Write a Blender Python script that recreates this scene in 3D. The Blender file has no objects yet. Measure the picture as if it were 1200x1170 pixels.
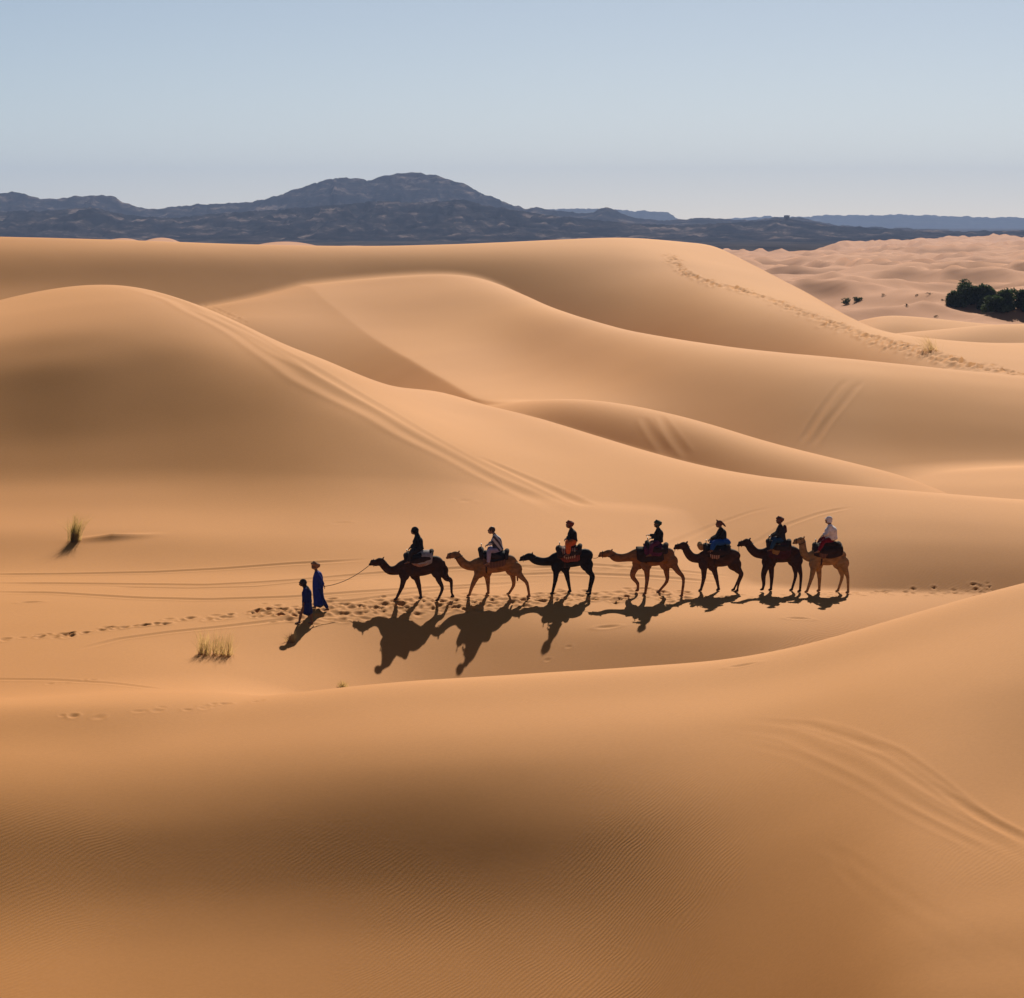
import bpy, bmesh, math, random
import numpy as np
from mathutils import Vector, Matrix

random.seed(7)
RNG = np.random.default_rng(11)
scene = bpy.context.scene
col = scene.collection
R = math.radians

# ------------------------------------------------------------------ camera
FPX, CX, CY, HOR = 3403.0, 600.0, 585.0, 262.0      # focal length, centre and horizon row of the 1200 x 1170 frame
ZC = 14.0                                           # eye height above the caravan's track
PITCH = math.atan((CY - HOR) / FPX)
cam_data = bpy.data.cameras.new('camera')
cam_data.sensor_width = 36.0
cam_data.lens = 36.0 * FPX / 1200.0
cam_data.clip_start = 0.5
cam_data.clip_end = 60000.0
cam = bpy.data.objects.new('camera', cam_data)
col.objects.link(cam)
cam.location = (0, 0, ZC)
cam.rotation_euler = (math.pi / 2 - PITCH, 0, 0)
scene.camera = cam

# ------------------------------------------------------------------ sky and sun
SUN_E, SUN_A = 31.5, 9.0
world = bpy.data.worlds.new('World')
scene.world = world
world.use_nodes = True
wn = world.node_tree
wn.nodes.clear()
sky = wn.nodes.new('ShaderNodeTexSky')
sky.sky_type = 'NISHITA'
sky.sun_disc = False
sky.sun_elevation = R(SUN_E)
sky.sun_rotation = R(SUN_A)
sky.altitude = 700.0
sky.air_density = 0.5
sky.dust_density = 0.45
sky.ozone_density = 4.0
bg = wn.nodes.new('ShaderNodeBackground')
bg.inputs['Strength'].default_value = 0.057
wout = wn.nodes.new('ShaderNodeOutputWorld')
tint = wn.nodes.new('ShaderNodeMix'); tint.data_type = 'RGBA'; tint.blend_type = 'MULTIPLY'
tint.inputs[0].default_value = 1.0
tint.inputs[7].default_value = (1.07, 0.93, 0.74, 1)          # even tint over the whole sky
wn.links.new(sky.outputs['Color'], tint.inputs[6])
wn.links.new(tint.outputs[2], bg.inputs['Color'])
wn.links.new(bg.outputs['Background'], wout.inputs['Surface'])

sd = bpy.data.lights.new('sun', 'SUN')
sd.energy = 5.0
sd.angle = R(0.53)
sd.color = (1.0, 0.90, 0.74)
sun = bpy.data.objects.new('sun', sd)
col.objects.link(sun)
sun.rotation_euler = (-(math.pi / 2 - R(SUN_E)), 0, -R(SUN_A))
sun.location = (20, 100, 80)

scene.view_settings.view_transform = 'Standard'
scene.view_settings.look = 'None'
scene.view_settings.gamma = 1.0
scene.view_settings.use_curve_mapping = False
scene.view_settings.exposure = 0.56
scene.render.engine = 'CYCLES'

# ------------------------------------------------------------------ helpers
CP, SP = math.cos(PITCH), math.sin(PITCH)

def ray(px, py):
    """photo pixel -> (A, T): x = A*Y, z = ZC + T*Y at ground distance Y"""
    a = (px - CX) / FPX
    v = (CY - py) / FPX
    d = CP + v * SP
    return a / d, (-SP + v * CP) / d

def pt(px, py, Y):
    A, T = ray(px, py)
    return Vector((A * Y, Y, ZC + T * Y))

def smoothstep(a, b, x):
    t = np.clip((x - a) / (b - a), 0, 1)
    return t * t * (3 - 2 * t)

_perm = np.random.default_rng(5).permutation(512)
_perm = np.concatenate([_perm, _perm, _perm])
_ang = np.random.default_rng(6).uniform(0, 2 * np.pi, 2048)
_gx, _gy = np.cos(_ang), np.sin(_ang)

def perlin(x, y):
    xi = np.floor(x).astype(np.int64); yi = np.floor(y).astype(np.int64)
    xf = x - xi; yf = y - yi
    xi &= 511; yi &= 511
    def g(ix, iy, dx, dy):
        h = _perm[_perm[ix & 511] + (iy & 511)]
        return _gx[h] * dx + _gy[h] * dy
    u = xf * xf * xf * (xf * (xf * 6 - 15) + 10)
    v = yf * yf * yf * (yf * (yf * 6 - 15) + 10)
    a = g(xi, yi, xf, yf); b = g(xi + 1, yi, xf - 1, yf)
    c = g(xi, yi + 1, xf, yf - 1); d = g(xi + 1, yi + 1, xf - 1, yf - 1)
    return (a + u * (b - a)) * (1 - v) + (c + u * (d - c)) * v

def fbm(x, y, n=4, gain=0.5):
    s = 0; amp = 1.0
    for i in range(n):
        s = s + amp * perlin(x + 17.3 * i, y - 9.1 * i)
        x = x * 2.03; y = y * 2.03; amp *= gain
    return s

# ------------------------------------------------------------------ materials
MATS = {}
def mat(name, rgb, rough=0.9, spec=0.2, sheen=0.0):
    if name in MATS: return MATS[name]
    m = bpy.data.materials.new(name); m.use_nodes = True
    b = m.node_tree.nodes['Principled BSDF']
    b.inputs['Base Color'].default_value = (*rgb, 1)
    b.inputs['Roughness'].default_value = rough
    b.inputs['Specular IOR Level'].default_value = spec
    if sheen: b.inputs['Sheen Weight'].default_value = sheen
    MATS[name] = m
    return m

def noisy(name, c1, c2, scale=8.0, rough=0.9, spec=0.15, bump=0.0, bscale=40.0, detail=4.0, stretch=(1, 1, 1), dist=0.02):
    """procedural material: two colours mixed by noise, with optional bump"""
    m = mat(name, c1, rough, spec)
    nt = m.node_tree; b = nt.nodes['Principled BSDF']
    tc = nt.nodes.new('ShaderNodeTexCoord'); mp = nt.nodes.new('ShaderNodeMapping')
    mp.inputs['Scale'].default_value = stretch
    nt.links.new(tc.outputs['Object'], mp.inputs['Vector'])
    nz = nt.nodes.new('ShaderNodeTexNoise'); nz.inputs['Scale'].default_value = scale; nz.inputs['Detail'].default_value = detail
    nt.links.new(mp.outputs[0], nz.inputs['Vector'])
    rp = nt.nodes.new('ShaderNodeValToRGB')
    rp.color_ramp.elements[0].position = 0.35; rp.color_ramp.elements[0].color = (*c1, 1)
    rp.color_ramp.elements[1].position = 0.65; rp.color_ramp.elements[1].color = (*c2, 1)
    nt.links.new(nz.outputs['Fac'], rp.inputs['Fac'])
    nt.links.new(rp.outputs['Color'], b.inputs['Base Color'])
    if bump:
        n2 = nt.nodes.new('ShaderNodeTexNoise'); n2.inputs['Scale'].default_value = bscale; n2.inputs['Detail'].default_value = 3
        nt.links.new(mp.outputs[0], n2.inputs['Vector'])
        bp = nt.nodes.new('ShaderNodeBump'); bp.inputs['Strength'].default_value = bump; bp.inputs['Distance'].default_value = dist
        nt.links.new(n2.outputs['Fac'], bp.inputs['Height']); nt.links.new(bp.outputs[0], b.inputs['Normal'])
    return m

def sand_material(name, c_lo, c_hi, ripples=True, spec=0.075, rough=0.84):
    m = bpy.data.materials.new(name); m.use_nodes = True
    nt = m.node_tree; N = nt.nodes; L = nt.links
    b = N['Principled BSDF']
    b.inputs['Roughness'].default_value = rough
    b.inputs['Specular IOR Level'].default_value = spec
    geo = N.new('ShaderNodeNewGeometry')
    def noise(scale, detail=3.0, rough_=0.5):
        n = N.new('ShaderNodeTexNoise'); n.inputs['Scale'].default_value = scale
        n.inputs['Detail'].default_value = detail; n.inputs['Roughness'].default_value = rough_
        L.new(geo.outputs['Position'], n.inputs['Vector']); return n
    big = noise(0.035, 3.0)
    grain = noise(9.0, 6.0, 0.7)
    mixf = N.new('ShaderNodeMath'); mixf.operation = 'MULTIPLY_ADD'
    L.new(grain.outputs['Fac'], mixf.inputs[0]); mixf.inputs[1].default_value = 0.45
    L.new(big.outputs['Fac'], mixf.inputs[2])
    rp = N.new('ShaderNodeValToRGB')
    rp.color_ramp.elements[0].position = 0.58; rp.color_ramp.elements[0].color = (*c_lo, 1)
    rp.color_ramp.elements[1].position = 0.87; rp.color_ramp.elements[1].color = (*c_hi, 1)
    L.new(mixf.outputs[0], rp.inputs['Fac'])
    L.new(rp.outputs['Color'], b.inputs['Base Color'])
    # fine grain and small unevenness
    gr = noise(7.0, 7.0, 0.72)
    bp = N.new('ShaderNodeBump'); bp.inputs['Strength'].default_value = 0.5; bp.inputs['Distance'].default_value = 0.007
    L.new(gr.outputs['Fac'], bp.inputs['Height'])
    last = bp
    if ripples:
        # wind ripples: long wavy crests a hand's breadth apart, stronger in patches
        mp = N.new('ShaderNodeMapping'); mp.inputs['Rotation'].default_value = (0, 0, R(RIPPLE_ROT))
        bend = noise(0.42, 2.0)
        bo = N.new('ShaderNodeVectorMath'); bo.operation = 'MULTIPLY_ADD'
        L.new(bend.outputs['Color'], bo.inputs[0]); bo.inputs[1].default_value = (0.9, 0.9, 0.0); L.new(geo.outputs['Position'], bo.inputs[2])
        L.new(bo.outputs[0], mp.inputs['Vector'])
        wv = N.new('ShaderNodeTexWave'); wv.wave_type = 'BANDS'; wv.bands_direction = 'X'; wv.wave_profile = 'SIN'
        wv.inputs['Scale'].default_value = RIPPLE_SCALE
        wv.inputs['Distortion'].default_value = 9.0; wv.inputs['Detail'].default_value = 3.0
        wv.inputs['Detail Scale'].default_value = 0.22; wv.inputs['Detail Roughness'].default_value = 0.45
        L.new(mp.outputs[0], wv.inputs['Vector'])
        patch = noise(0.11, 2.0)
        mr = N.new('ShaderNodeMapRange'); mr.inputs['From Min'].default_value = 0.40; mr.inputs['From Max'].default_value = 0.62
        mr.inputs['To Min'].default_value = 0.05; mr.inputs['To Max'].default_value = 1.0
        L.new(patch.outputs['Fac'], mr.inputs['Value'])
        at = N.new('ShaderNodeAttribute'); at.attribute_name = 'ripple'
        mm = N.new('ShaderNodeMath'); mm.operation = 'MULTIPLY'
        L.new(mr.outputs[0], mm.inputs[0]); L.new(at.outputs['Fac'], mm.inputs[1])
        hh = N.new('ShaderNodeMath'); hh.operation = 'MULTIPLY'
        L.new(wv.outputs['Fac'], hh.inputs[0]); L.new(mm.outputs[0], hh.inputs[1])
        b2 = N.new('ShaderNodeBump'); b2.inputs['Strength'].default_value = 1.0; b2.inputs['Distance'].default_value = 0.0042
        L.new(hh.outputs[0], b2.inputs['Height']); L.new(bp.outputs[0], b2.inputs['Normal'])
        last = b2
    L.new(last.outputs[0], b.inputs['Normal'])
    return m

RIPPLE_ROT, RIPPLE_SCALE = 40.0, 2.4
SAND = sand_material('dune_sand', (0.455, 0.187, 0.040), (0.525, 0.225, 0.055))
SAND_FAR = sand_material('rose_sand', (0.38, 0.172, 0.085), (0.45, 0.215, 0.112), ripples=False, spec=0.06, rough=0.9)

def structure(o):
    o['kind'] = 'structure'; return o

def grid_mesh(name, X, Y, Z, material, attrs=None):
    """quad mesh from 2-D arrays (rows, cols)"""
    nr, nc = X.shape
    me = bpy.data.meshes.new(name)
    me.vertices.add(nr * nc)
    co = np.stack([X, Y, Z], -1).astype(np.float32).ravel()
    me.vertices.foreach_set('co', co)
    i = np.arange((nr - 1) * (nc - 1)); r = i // (nc - 1); c = i % (nc - 1)
    a = r * nc + c
    quads = np.stack([a, a + 1, a + 1 + nc, a + nc], -1).astype(np.int32).ravel()
    nf = len(i)
    me.loops.add(nf * 4); me.loops.foreach_set('vertex_index', quads)
    me.polygons.add(nf)
    me.polygons.foreach_set('loop_start', (np.arange(nf) * 4).astype(np.int32))
    me.polygons.foreach_set('use_smooth', np.ones(nf, dtype=bool))
    for k, v in (attrs or {}).items():
        at = me.attributes.new(k, 'FLOAT', 'POINT')
        at.data.foreach_set('value', v.astype(np.float32).ravel())
    me.update(calc_edges=True)
    me.materials.append(material)
    o = bpy.data.objects.new(name, me); col.objects.link(o)
    return o
# ------------------------------------------------------------------ the dunes: each dune is described by
# profiles (viewing column, start, then rows with the slope between them); the profiles are blended
# smoothly from one to the next and laid out on the ground as heights over (x, y)
def pchip(x, y, xi):
    h = np.diff(x); d = np.diff(y) / h
    m = np.zeros_like(y)
    if len(x) > 2:
        w1 = 2 * h[1:] + h[:-1]; w2 = h[1:] + 2 * h[:-1]
        ok = d[:-1] * d[1:] > 0
        with np.errstate(divide='ignore', invalid='ignore'):
            mm = (w1 + w2) / (w1 / d[:-1] + w2 / d[1:])
        m[1:-1] = np.where(ok, mm, 0)
    m[0] = d[0]; m[-1] = d[-1]
    i = np.clip(np.searchsorted(x, xi) - 1, 0, len(x) - 2)
    t = (xi - x[i]) / h[i]; t2 = t * t; t3 = t2 * t
    return (2 * t3 - 3 * t2 + 1) * y[i] + (t3 - 2 * t2 + t) * h[i] * m[i] + (-2 * t3 + 3 * t2) * y[i + 1] + (t3 - t2) * h[i] * m[i + 1]

def cubic(x, y, xi):
    """finite-difference cubic through the profiles, straight outside"""
    h = np.diff(x); d = np.diff(y) / h
    m = np.empty_like(y); m[0] = d[0]; m[-1] = d[-1]
    m[1:-1] = (d[:-1] * h[1:] + d[1:] * h[:-1]) / (h[1:] + h[:-1])
    L_ = 0.05                                    # outside the last profile the trend dies away gently
    over = np.maximum(0, xi - x[-1]); under = np.maximum(0, x[0] - xi)
    lead = L_ * (1 - np.exp(-over / L_)); lag = L_ * (1 - np.exp(-under / L_))
    tail = lead * m[-1] - lag * m[0]
    xi = np.clip(xi, x[0], x[-1])
    i = np.clip(np.searchsorted(x, xi) - 1, 0, len(x) - 2)
    t = (xi - x[i]) / h[i]; t2 = t * t; t3 = t2 * t
    return (2 * t3 - 3 * t2 + 1) * y[i] + (t3 - 2 * t2 + t) * h[i] * m[i] + (-2 * t3 + 3 * t2) * y[i + 1] + (t3 - t2) * h[i] * m[i + 1] + tail

def blur(a, sigma, axis):
    n = int(3 * sigma + 1); k = np.exp(-0.5 * (np.arange(-n, n + 1) / sigma) ** 2); k /= k.sum()
    pad = [(0, 0), (0, 0)]; pad[axis] = (n, n)
    # extend the ends in a straight line so that slopes are kept
    b = np.pad(a, pad, mode='reflect', reflect_type='odd')
    out = np.zeros_like(a)
    for i, w in enumerate(k):
        out += w * (b[i:i + a.shape[0], :] if axis == 0 else b[:, i:i + a.shape[1]])
    return out

K_PROFILE = 18
# fan of columns and rows, dense where the photograph looks closely
cA = np.concatenate([np.linspace(-0.34, -0.186, 50)[:-1], np.linspace(-0.186, 0.186, 740), np.linspace(0.186, 0.34, 50)[1:]])
rY = np.concatenate([np.arange(2, 58, 1.0), np.arange(58, 66, 0.3), np.arange(66, 92, 0.10), np.arange(92, 122, 0.085), np.arange(122, 175, 0.21), np.arange(175, 275, 0.36), np.arange(275, 321, 1.5)])
dA = np.linspace(-0.342, 0.342, 1300)      # even columns on which the profiles are blended
AA, YY = np.meshgrid(cA, rY)
XX = AA * YY

class Dune:
    def __init__(self, cols, back=((0.03, -0.06), (0.07, -0.18), (0.14, -0.30), (0.30, -0.40)), sy=0.006, sx=20.0, closed=False, front=0.04):
        prof = []
        for c in cols:
            x, (y0, Y0), segs = c
            nodes = []
            A, T = ray(x, y0); Y = Y0; z = T * Y
            nodes.append((A, y0, Y))
            for (y, s) in segs:
                A1, T1 = ray(x, y)
                Y1 = (s * Y - z) / (s - T1)          # where the line of sight meets ground of that slope
                A, Y, z = A1, Y1, T1 * Y1
                nodes.append((A, y, Y))
            if nodes[-1][1] > nodes[0][1]: nodes = nodes[::-1]   # bottom first -> crest last needs rows falling
            nodes = np.array(nodes)
            if nodes[0, 1] < nodes[-1, 1]: nodes = nodes[::-1]
            f = (nodes[:, 1] - nodes[0, 1]) / (nodes[-1, 1] - nodes[0, 1])
            g = np.linspace(0, 1, K_PROFILE)
            prof.append([np.interp(g, f, nodes[:, j]) for j in range(3)])
        P = np.array(prof)                       # (columns, 3, K)
        nA = len(dA)
        Ak = np.empty((nA, K_PROFILE)); Rk = np.empty_like(Ak); Yk = np.empty_like(Ak)
        for k in range(K_PROFILE):
            Rk[:, k] = cubic(P[:, 0, k], P[:, 1, k], dA)
            Yk[:, k] = cubic(P[:, 0, k], P[:, 2, k], dA)
        v = (CY - Rk) / FPX
        Zk = ZC + (-SP + v * CP) / (CP + v * SP) * Yk
        # the side that faces away, and the buried foot
        ys = [Yk]; zs = [Zk]
        Yb, zb, Yc = Yk[:, -1], Zk[:, -1], Yk[:, -1]
        for (f, s) in back:
            Yn = Yc * (1 + f); zb = zb + s * (Yn - Yb); Yb = Yn
            ys.append(Yb[:, None]); zs.append(zb[:, None])
        s0 = (Zk[:, 1] - Zk[:, 0]) / np.maximum(1e-3, Yk[:, 1] - Yk[:, 0])
        Yf = Yk[:, 0] * (1 - front); zf = Zk[:, 0] - np.maximum(s0, 0.32) * (Yk[:, 0] - Yf)
        Yg = Yf * 0.8; zg = zf - 0.6 * (Yf - Yg)
        ys = np.concatenate([Yg[:, None], Yf[:, None]] + ys, 1); zs = np.concatenate([zg[:, None], zf[:, None]] + zs, 1)
        ys = np.maximum.accumulate(ys + np.arange(ys.shape[1]) * 1e-4, axis=1)
        self.y0, self.y1 = ys.min(), ys.max()
        n = 900
        self.w = np.linspace(math.log(self.y0), math.log(self.y1), n); G = np.exp(self.w)
        H = np.empty((n, nA))
        for i in range(nA):
            H[:, i] = pchip(ys[i], zs[i], np.clip(G, ys[i, 0], ys[i, -1]))
            H[:, i] -= 0.7 * np.maximum(0, ys[i, 0] - G) + 0.5 * np.maximum(0, G - ys[i, -1])
        sw = sy / (self.w[1] - self.w[0])
        H = blur(H, sw, 0)
        H = blur(H, sx, 1)
        if closed:   # a dune that ends inside the frame
            for edge, sgn in ((P[0, 0, 0], -1), (P[-1, 0, 0], 1)):
                if abs(edge) < 0.19:
                    ex = np.maximum(0, sgn * (dA - edge)) * FPX / 100
                    H -= (1.2 * ex ** 2 + 0.8 * ex)[None, :]
        f = (cA - dA[0]) / (dA[1] - dA[0]); i = f.astype(int); f = f - i
        self.H = H[:, i] * (1 - f) + H[:, i + 1] * f

    def grid(self):
        out = np.full(XX.shape, -40.0)
        lw = np.log(rY); rows = np.nonzero((lw > self.w[0]) & (lw < self.w[-1]))[0]
        f = (lw[rows] - self.w[0]) / (self.w[1] - self.w[0]); i = np.clip(f.astype(int), 0, len(self.w) - 2); f = (f - i)[:, None]
        out[rows] = self.H[i] * (1 - f) + self.H[i + 1] * f
        return out

def smax(a, b, k):
    h = np.clip(0.5 + 0.5 * (a - b) / k, 0, 1)
    return b * (1 - h) + a * h + k * h * (1 - h)

def smin(a, b, k):
    return -smax(-a, -b, k)

# foreground dune (profiles run from the crest down towards the camera)
dune_front = Dune([
    (-260, (852, 85), [(885, .08), (915, .14), (945, .24), (985, .33), (1025, .36), (1065, .32), (1105, .25), (1170, .2), (1300, .15)]),
    (0,    (842, 85), [(880, .08), (910, .14), (940, .24), (980, .39), (1020, .45), (1060, .41), (1100, .33), (1170, .22), (1300, .18)]),
    (150,  (834, 86), [(876, .07), (906, .15), (936, .28), (972, .37), (1012, .47), (1050, .45), (1095, .35), (1170, .25), (1300, .2)]),
    (300,  (822, 87), [(868, .06), (900, .16), (930, .29), (965, .39), (1004, .47), (1045, .46), (1090, .37), (1170, .26), (1300, .22)]),
    (450,  (806, 88), [(856, .05), (890, .15), (922, .30), (960, .41), (1002, .50), (1045, .47), (1090, .38), (1170, .28), (1300, .24)]),
    (600,  (797, 88), [(850, .05), (886, .15), (922, .29), (965, .41), (1012, .49), (1055, .45), (1100, .36), (1170, .29), (1300, .24)]),
    (750,  (787, 88), [(845, .06), (880, .14), (920, .24), (962, .33), (1010, .40), (1060, .38), (1110, .33), (1170, .28), (1300, .25)]),
    (860,  (777.5, 88), [(836, .06), (880, .12), (925, .18), (975, .23), (1025, .27), (1075, .27), (1125, .26), (1170, .25), (1300, .25)]),
    (930,  (764, 88), [(830, .06), (880, .11), (930, .16), (980, .20), (1030, .23), (1080, .24), (1130, .24), (1170, .24), (1300, .25)]),
    (1050, (729, 88), [(790, .06), (840, .10), (890, .13), (940, .15), (990, .16), (1040, .18), (1100, .20), (1170, .22), (1300, .26)]),
    (1200, (686, 88), [(740, .08), (790, .13), (840, .20), (890, .23), (940, .19), (1000, .14), (1080, .16), (1170, .20), (1300, .22)]),
    (1400, (650, 88), [(720, .10), (800, .20), (860, .28), (920, .25), (1000, .16), (1080, .14), (1170, .16), (1300, .2)]),
], back=((0.03, -0.10), (0.08, -0.28), (0.16, -0.35)))

# the sand the caravan walks on
dune_track = Dune([
    (-260, (635, 128), [(700, .03), (760, .05), (800, .03), (860, .02)]),
    (0,    (640, 126), [(700, .03), (760, .05), (800, .03), (860, .02)]),
    (200,  (645, 123), [(700, .03), (735, .05), (775, .06), (810, .05), (860, .03)]),
    (340,  (652, 119), [(690, .03), (712, .06), (735, .14), (765, .17), (800, .13), (860, .1)]),
    (430,  (657, 117), [(690, .03), (701, .09), (725, .245), (755, .28), (790, .25), (850, .2)]),
    (520,  (660, 117), [(690, .03), (700, .09), (722, .235), (750, .285), (790, .31), (850, .3)]),
    (620,  (666, 116), [(690, .03), (700, .06), (722, .17), (745, .25), (790, .32), (850, .32)]),
    (720,  (674, 115), [(690, .03), (700, .05), (728, .09), (745, .22), (785, .35), (840, .36)]),
    (820,  (683, 113.5), [(692, .02), (702, .03), (724, .04), (742, .17), (780, .33), (830, .36)]),
    (920,  (687, 113), [(693, .0), (704, -.01), (718, .0), (738, .12), (780, .29), (830, .35)]),
    (1050, (689, 113), [(696, .0), (708, .02), (724, .10), (745, .18), (790, .25)]),
    (1200, (689, 113), [(697, .05), (712, .10), (735, .16), (790, .22)]),
    (1400, (690, 113), [(700, .06), (720, .12), (760, .18)]),
], back=((0.02, 0.0), (0.06, 0.0), (0.12, -0.02)))

# the big left dune and its long right shoulder (profiles run from the foot up to the crest)
dune_shoulder = Dune([
    (-260, (635, 127), [(600, .10), (560, .22), (500, .36), (450, .42), (420, .36), (405, .15)]),
    (-100, (638, 126), [(600, .12), (560, .28), (500, .42), (440, .45), (405, .36), (385, .2), (372, .06)]),
    (0,    (640, 125.5), [(610, .10), (570, .22), (520, .37), (470, .46), (430, .47), (400, .31), (372, .14), (350, .05)]),
    (90,   (640, 125), [(610, .11), (570, .21), (520, .35), (465, .46), (420, .48), (385, .32), (358, .14), (334, .05)]),
    (180,  (642, 124), [(605, .12), (565, .23), (505, .35), (450, .42), (405, .42), (375, .29), (352, .14), (335, .06)]),
    (240,  (644, 123), [(605, .13), (565, .24), (505, .34), (450, .39), (410, .38), (385, .24), (366, .16), (356, .08)]),
    (300,  (647, 122), [(605, .15), (565, .26), (505, .33), (455, .36), (425, .31), (402, .18), (385, .10)]),
    (400,  (652, 120), [(610, .17), (565, .25), (515, .30), (475, .30), (450, .24), (428, .12)]),
    (470,  (656, 119), [(615, .14), (570, .24), (530, .30), (498, .30), (478, .10), (447, .0)]),
    (530,  (659, 118), [(620, .12), (580, .20), (548, .27), (522, .24), (500, .04), (462, .0)]),
    (600,  (663, 117.5), [(625, .10), (590, .13), (560, .15), (530, .09), (500, .06), (478, .05)]),
    (700,  (672, 116), [(640, .09), (600, .11), (560, .10), (530, .09), (511, .06)]),
    (800,  (682, 114.5), [(650, .11), (615, .12), (580, .11), (555, .10), (540, .06)]),
    (900,  (700, 111.5), [(660, .21), (630, .19), (600, .14), (575, .11), (560, .06)]),
    (1000, (705, 111), [(665, .36), (635, .30), (605, .19), (585, .12), (572, .06)]),
    (1100, (706, 111), [(665, .40), (635, .33), (610, .21), (594, .12), (582, .06)]),
    (1200, (706, 111), [(665, .40), (640, .32), (618, .20), (602, .12), (590, .06)]),
    (1400, (706, 111), [(665, .33), (640, .27), (615, .14), (600, .06)]),
])

dune_bowl = Dune([
    (520,  (505, 172), [(492, .05), (482, .02)]),
    (590,  (492, 168), [(482, .12), (473, .05)]),
    (650,  (500, 163), [(480, .31), (473, .19), (468, .08)]),
    (700,  (515, 158), [(490, .36), (477, .24), (470, .08)]),
    (800,  (545, 149), [(515, .37), (498, .28), (489, .08)]),
    (900,  (566, 142), [(545, .33), (528, .24), (519, .08)]),
    (1000, (580, 137), [(562, .25), (551, .15), (545, .06)]),
    (1060, (590, 135), [(575, .2), (561, .06)]),
    (1110, (605, 133), [(590, .12), (581, .05)]),
    (1200, (640, 130), [(625, .05)]),
], closed=True, sx=10.0)

dune_saddle = Dune([
    (960,  (590, 146), [(575, .10), (560, .05)]),
    (1040, (590, 147), [(572, .10), (557, .06)]),
    (1110, (592, 146), [(570, .12), (553, .06)]),
    (1200, (598, 143), [(570, .12), (549, .06)]),
    (1400, (605, 140), [(570, .12), (545, .06)]),
], closed=True, sx=10.0)

dune_middle = Dune([
    (100,  (400, 215), [(370, .12), (348, .06)]),
    (210,  (392, 213), [(365, .13), (345, .06)]),
    (280,  (400, 208), [(365, .13), (341, .06)]),
    (345,  (425, 200), [(390, .07), (360, .12), (334, .10)]),
    (400,  (440, 195), [(405, .06), (370, .10), (345, .14), (330, .10)]),
    (480,  (455, 187), [(420, .05), (385, .09), (350, .15), (323, .12)]),
    (560,  (475, 177), [(440, .04), (405, .08), (365, .15), (338, .17), (320, .10)]),
    (600,  (480, 174), [(440, .04), (410, .08), (375, .16), (345, .18), (327, .10)]),
    (660,  (480, 174), [(440, .07), (410, .13), (380, .19), (362, .17), (350, .08)]),
    (760,  (490, 170), [(455, .19), (425, .25), (400, .22), (385, .08)]),
    (850,  (515, 163), [(480, .30), (450, .31), (425, .25), (412, .17), (404, .06)]),
    (1000, (556, 154), [(525, .28), (485, .37), (455, .34), (435, .24), (421, .08)]),
    (1100, (562, 156), [(535, .25), (495, .37), (465, .32), (445, .23), (432, .08)]),
    (1200, (560, 158), [(535, .25), (500, .36), (475, .30), (455, .20), (443, .08)]),
    (1400, (560, 158), [(520, .27), (490, .25), (470, .15), (458, .08)]),
])

dune_ridge = Dune([
    (-260, (370, 238), [(340, .28), (310, .36), (290, .28), (280, .2), (272, .1)]),
    (0,    (362, 240), [(335, .30), (310, .45), (293, .36), (283, .2), (277, .1)]),
    (150,  (350, 245), [(325, .42), (305, .47), (294, .36), (286, .2), (281, .1)]),
    (300,  (352, 247), [(325, .42), (307, .47), (297, .36), (290, .2), (286, .1)]),
    (450,  (350, 250), [(325, .42), (308, .47), (298, .37), (292, .2), (288, .1)]),
    (600,  (350, 248), [(328, .44), (310, .42), (298, .33), (289, .2), (283, .1)]),
    (700,  (375, 240), [(345, .40), (320, .34), (300, .27), (286, .18), (278, .08)]),
    (770,  (400, 230), [(365, .35), (335, .28), (305, .20), (285, .13), (275, .06)]),
    (830,  (412, 220), [(380, .33), (350, .27), (326, .18), (310, .07), (277, .05)]),
    (900,  (420, 212), [(385, .32), (362, .26), (348, .10), (325, .05), (309, .04)]),
    (1000, (430, 197), [(405, .26), (388, .20), (380, .08), (366, .05), (357, .03)]),
    (1060, (440, 188), [(415, .26), (404, .20), (398, .08), (392, .03)]),
    (1120, (450, 182), [(428, .22), (418, .12), (408, .05), (400, .03)]),
    (1200, (460, 178), [(442, .14), (425, .06), (410, .04), (401, .03)]),
    (1400, (470, 174), [(440, .07), (415, .05), (398, .03)]),
])

dune_small_a = Dune([
    (960,  (420, 235), [(405, .05)]),
    (1050, (410, 238), [(398, .24), (391, .08)]),
    (1100, (412, 236), [(396, .30), (387, .10)]),
    (1160, (412, 236), [(398, .32), (386, .22), (381, .08)]),
    (1220, (410, 236), [(396, .26), (384, .20), (380, .08)]),
    (1400, (405, 236), [(390, .2), (378, .08)]),
], closed=True, sx=10.0)
dune_small_b = Dune([
    (940,  (405, 262), [(395, .05)]),
    (1000, (400, 262), [(388, .16), (378, .06)]),
    (1030, (396, 264), [(380, .28), (370, .10)]),
    (1090, (396, 266), [(384, .24), (373, .10)]),
    (1150, (396, 268), [(386, .20), (379, .06)]),
    (1220, (400, 268), [(390, .12), (384, .05)]),
    (1400, (400, 268), [(388, .1)]),
], closed=True, sx=10.0)

def far_base(A, Y):
    return 6.0 * np.exp(-((Y - 200) / 260.0)) - 1.0

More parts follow.
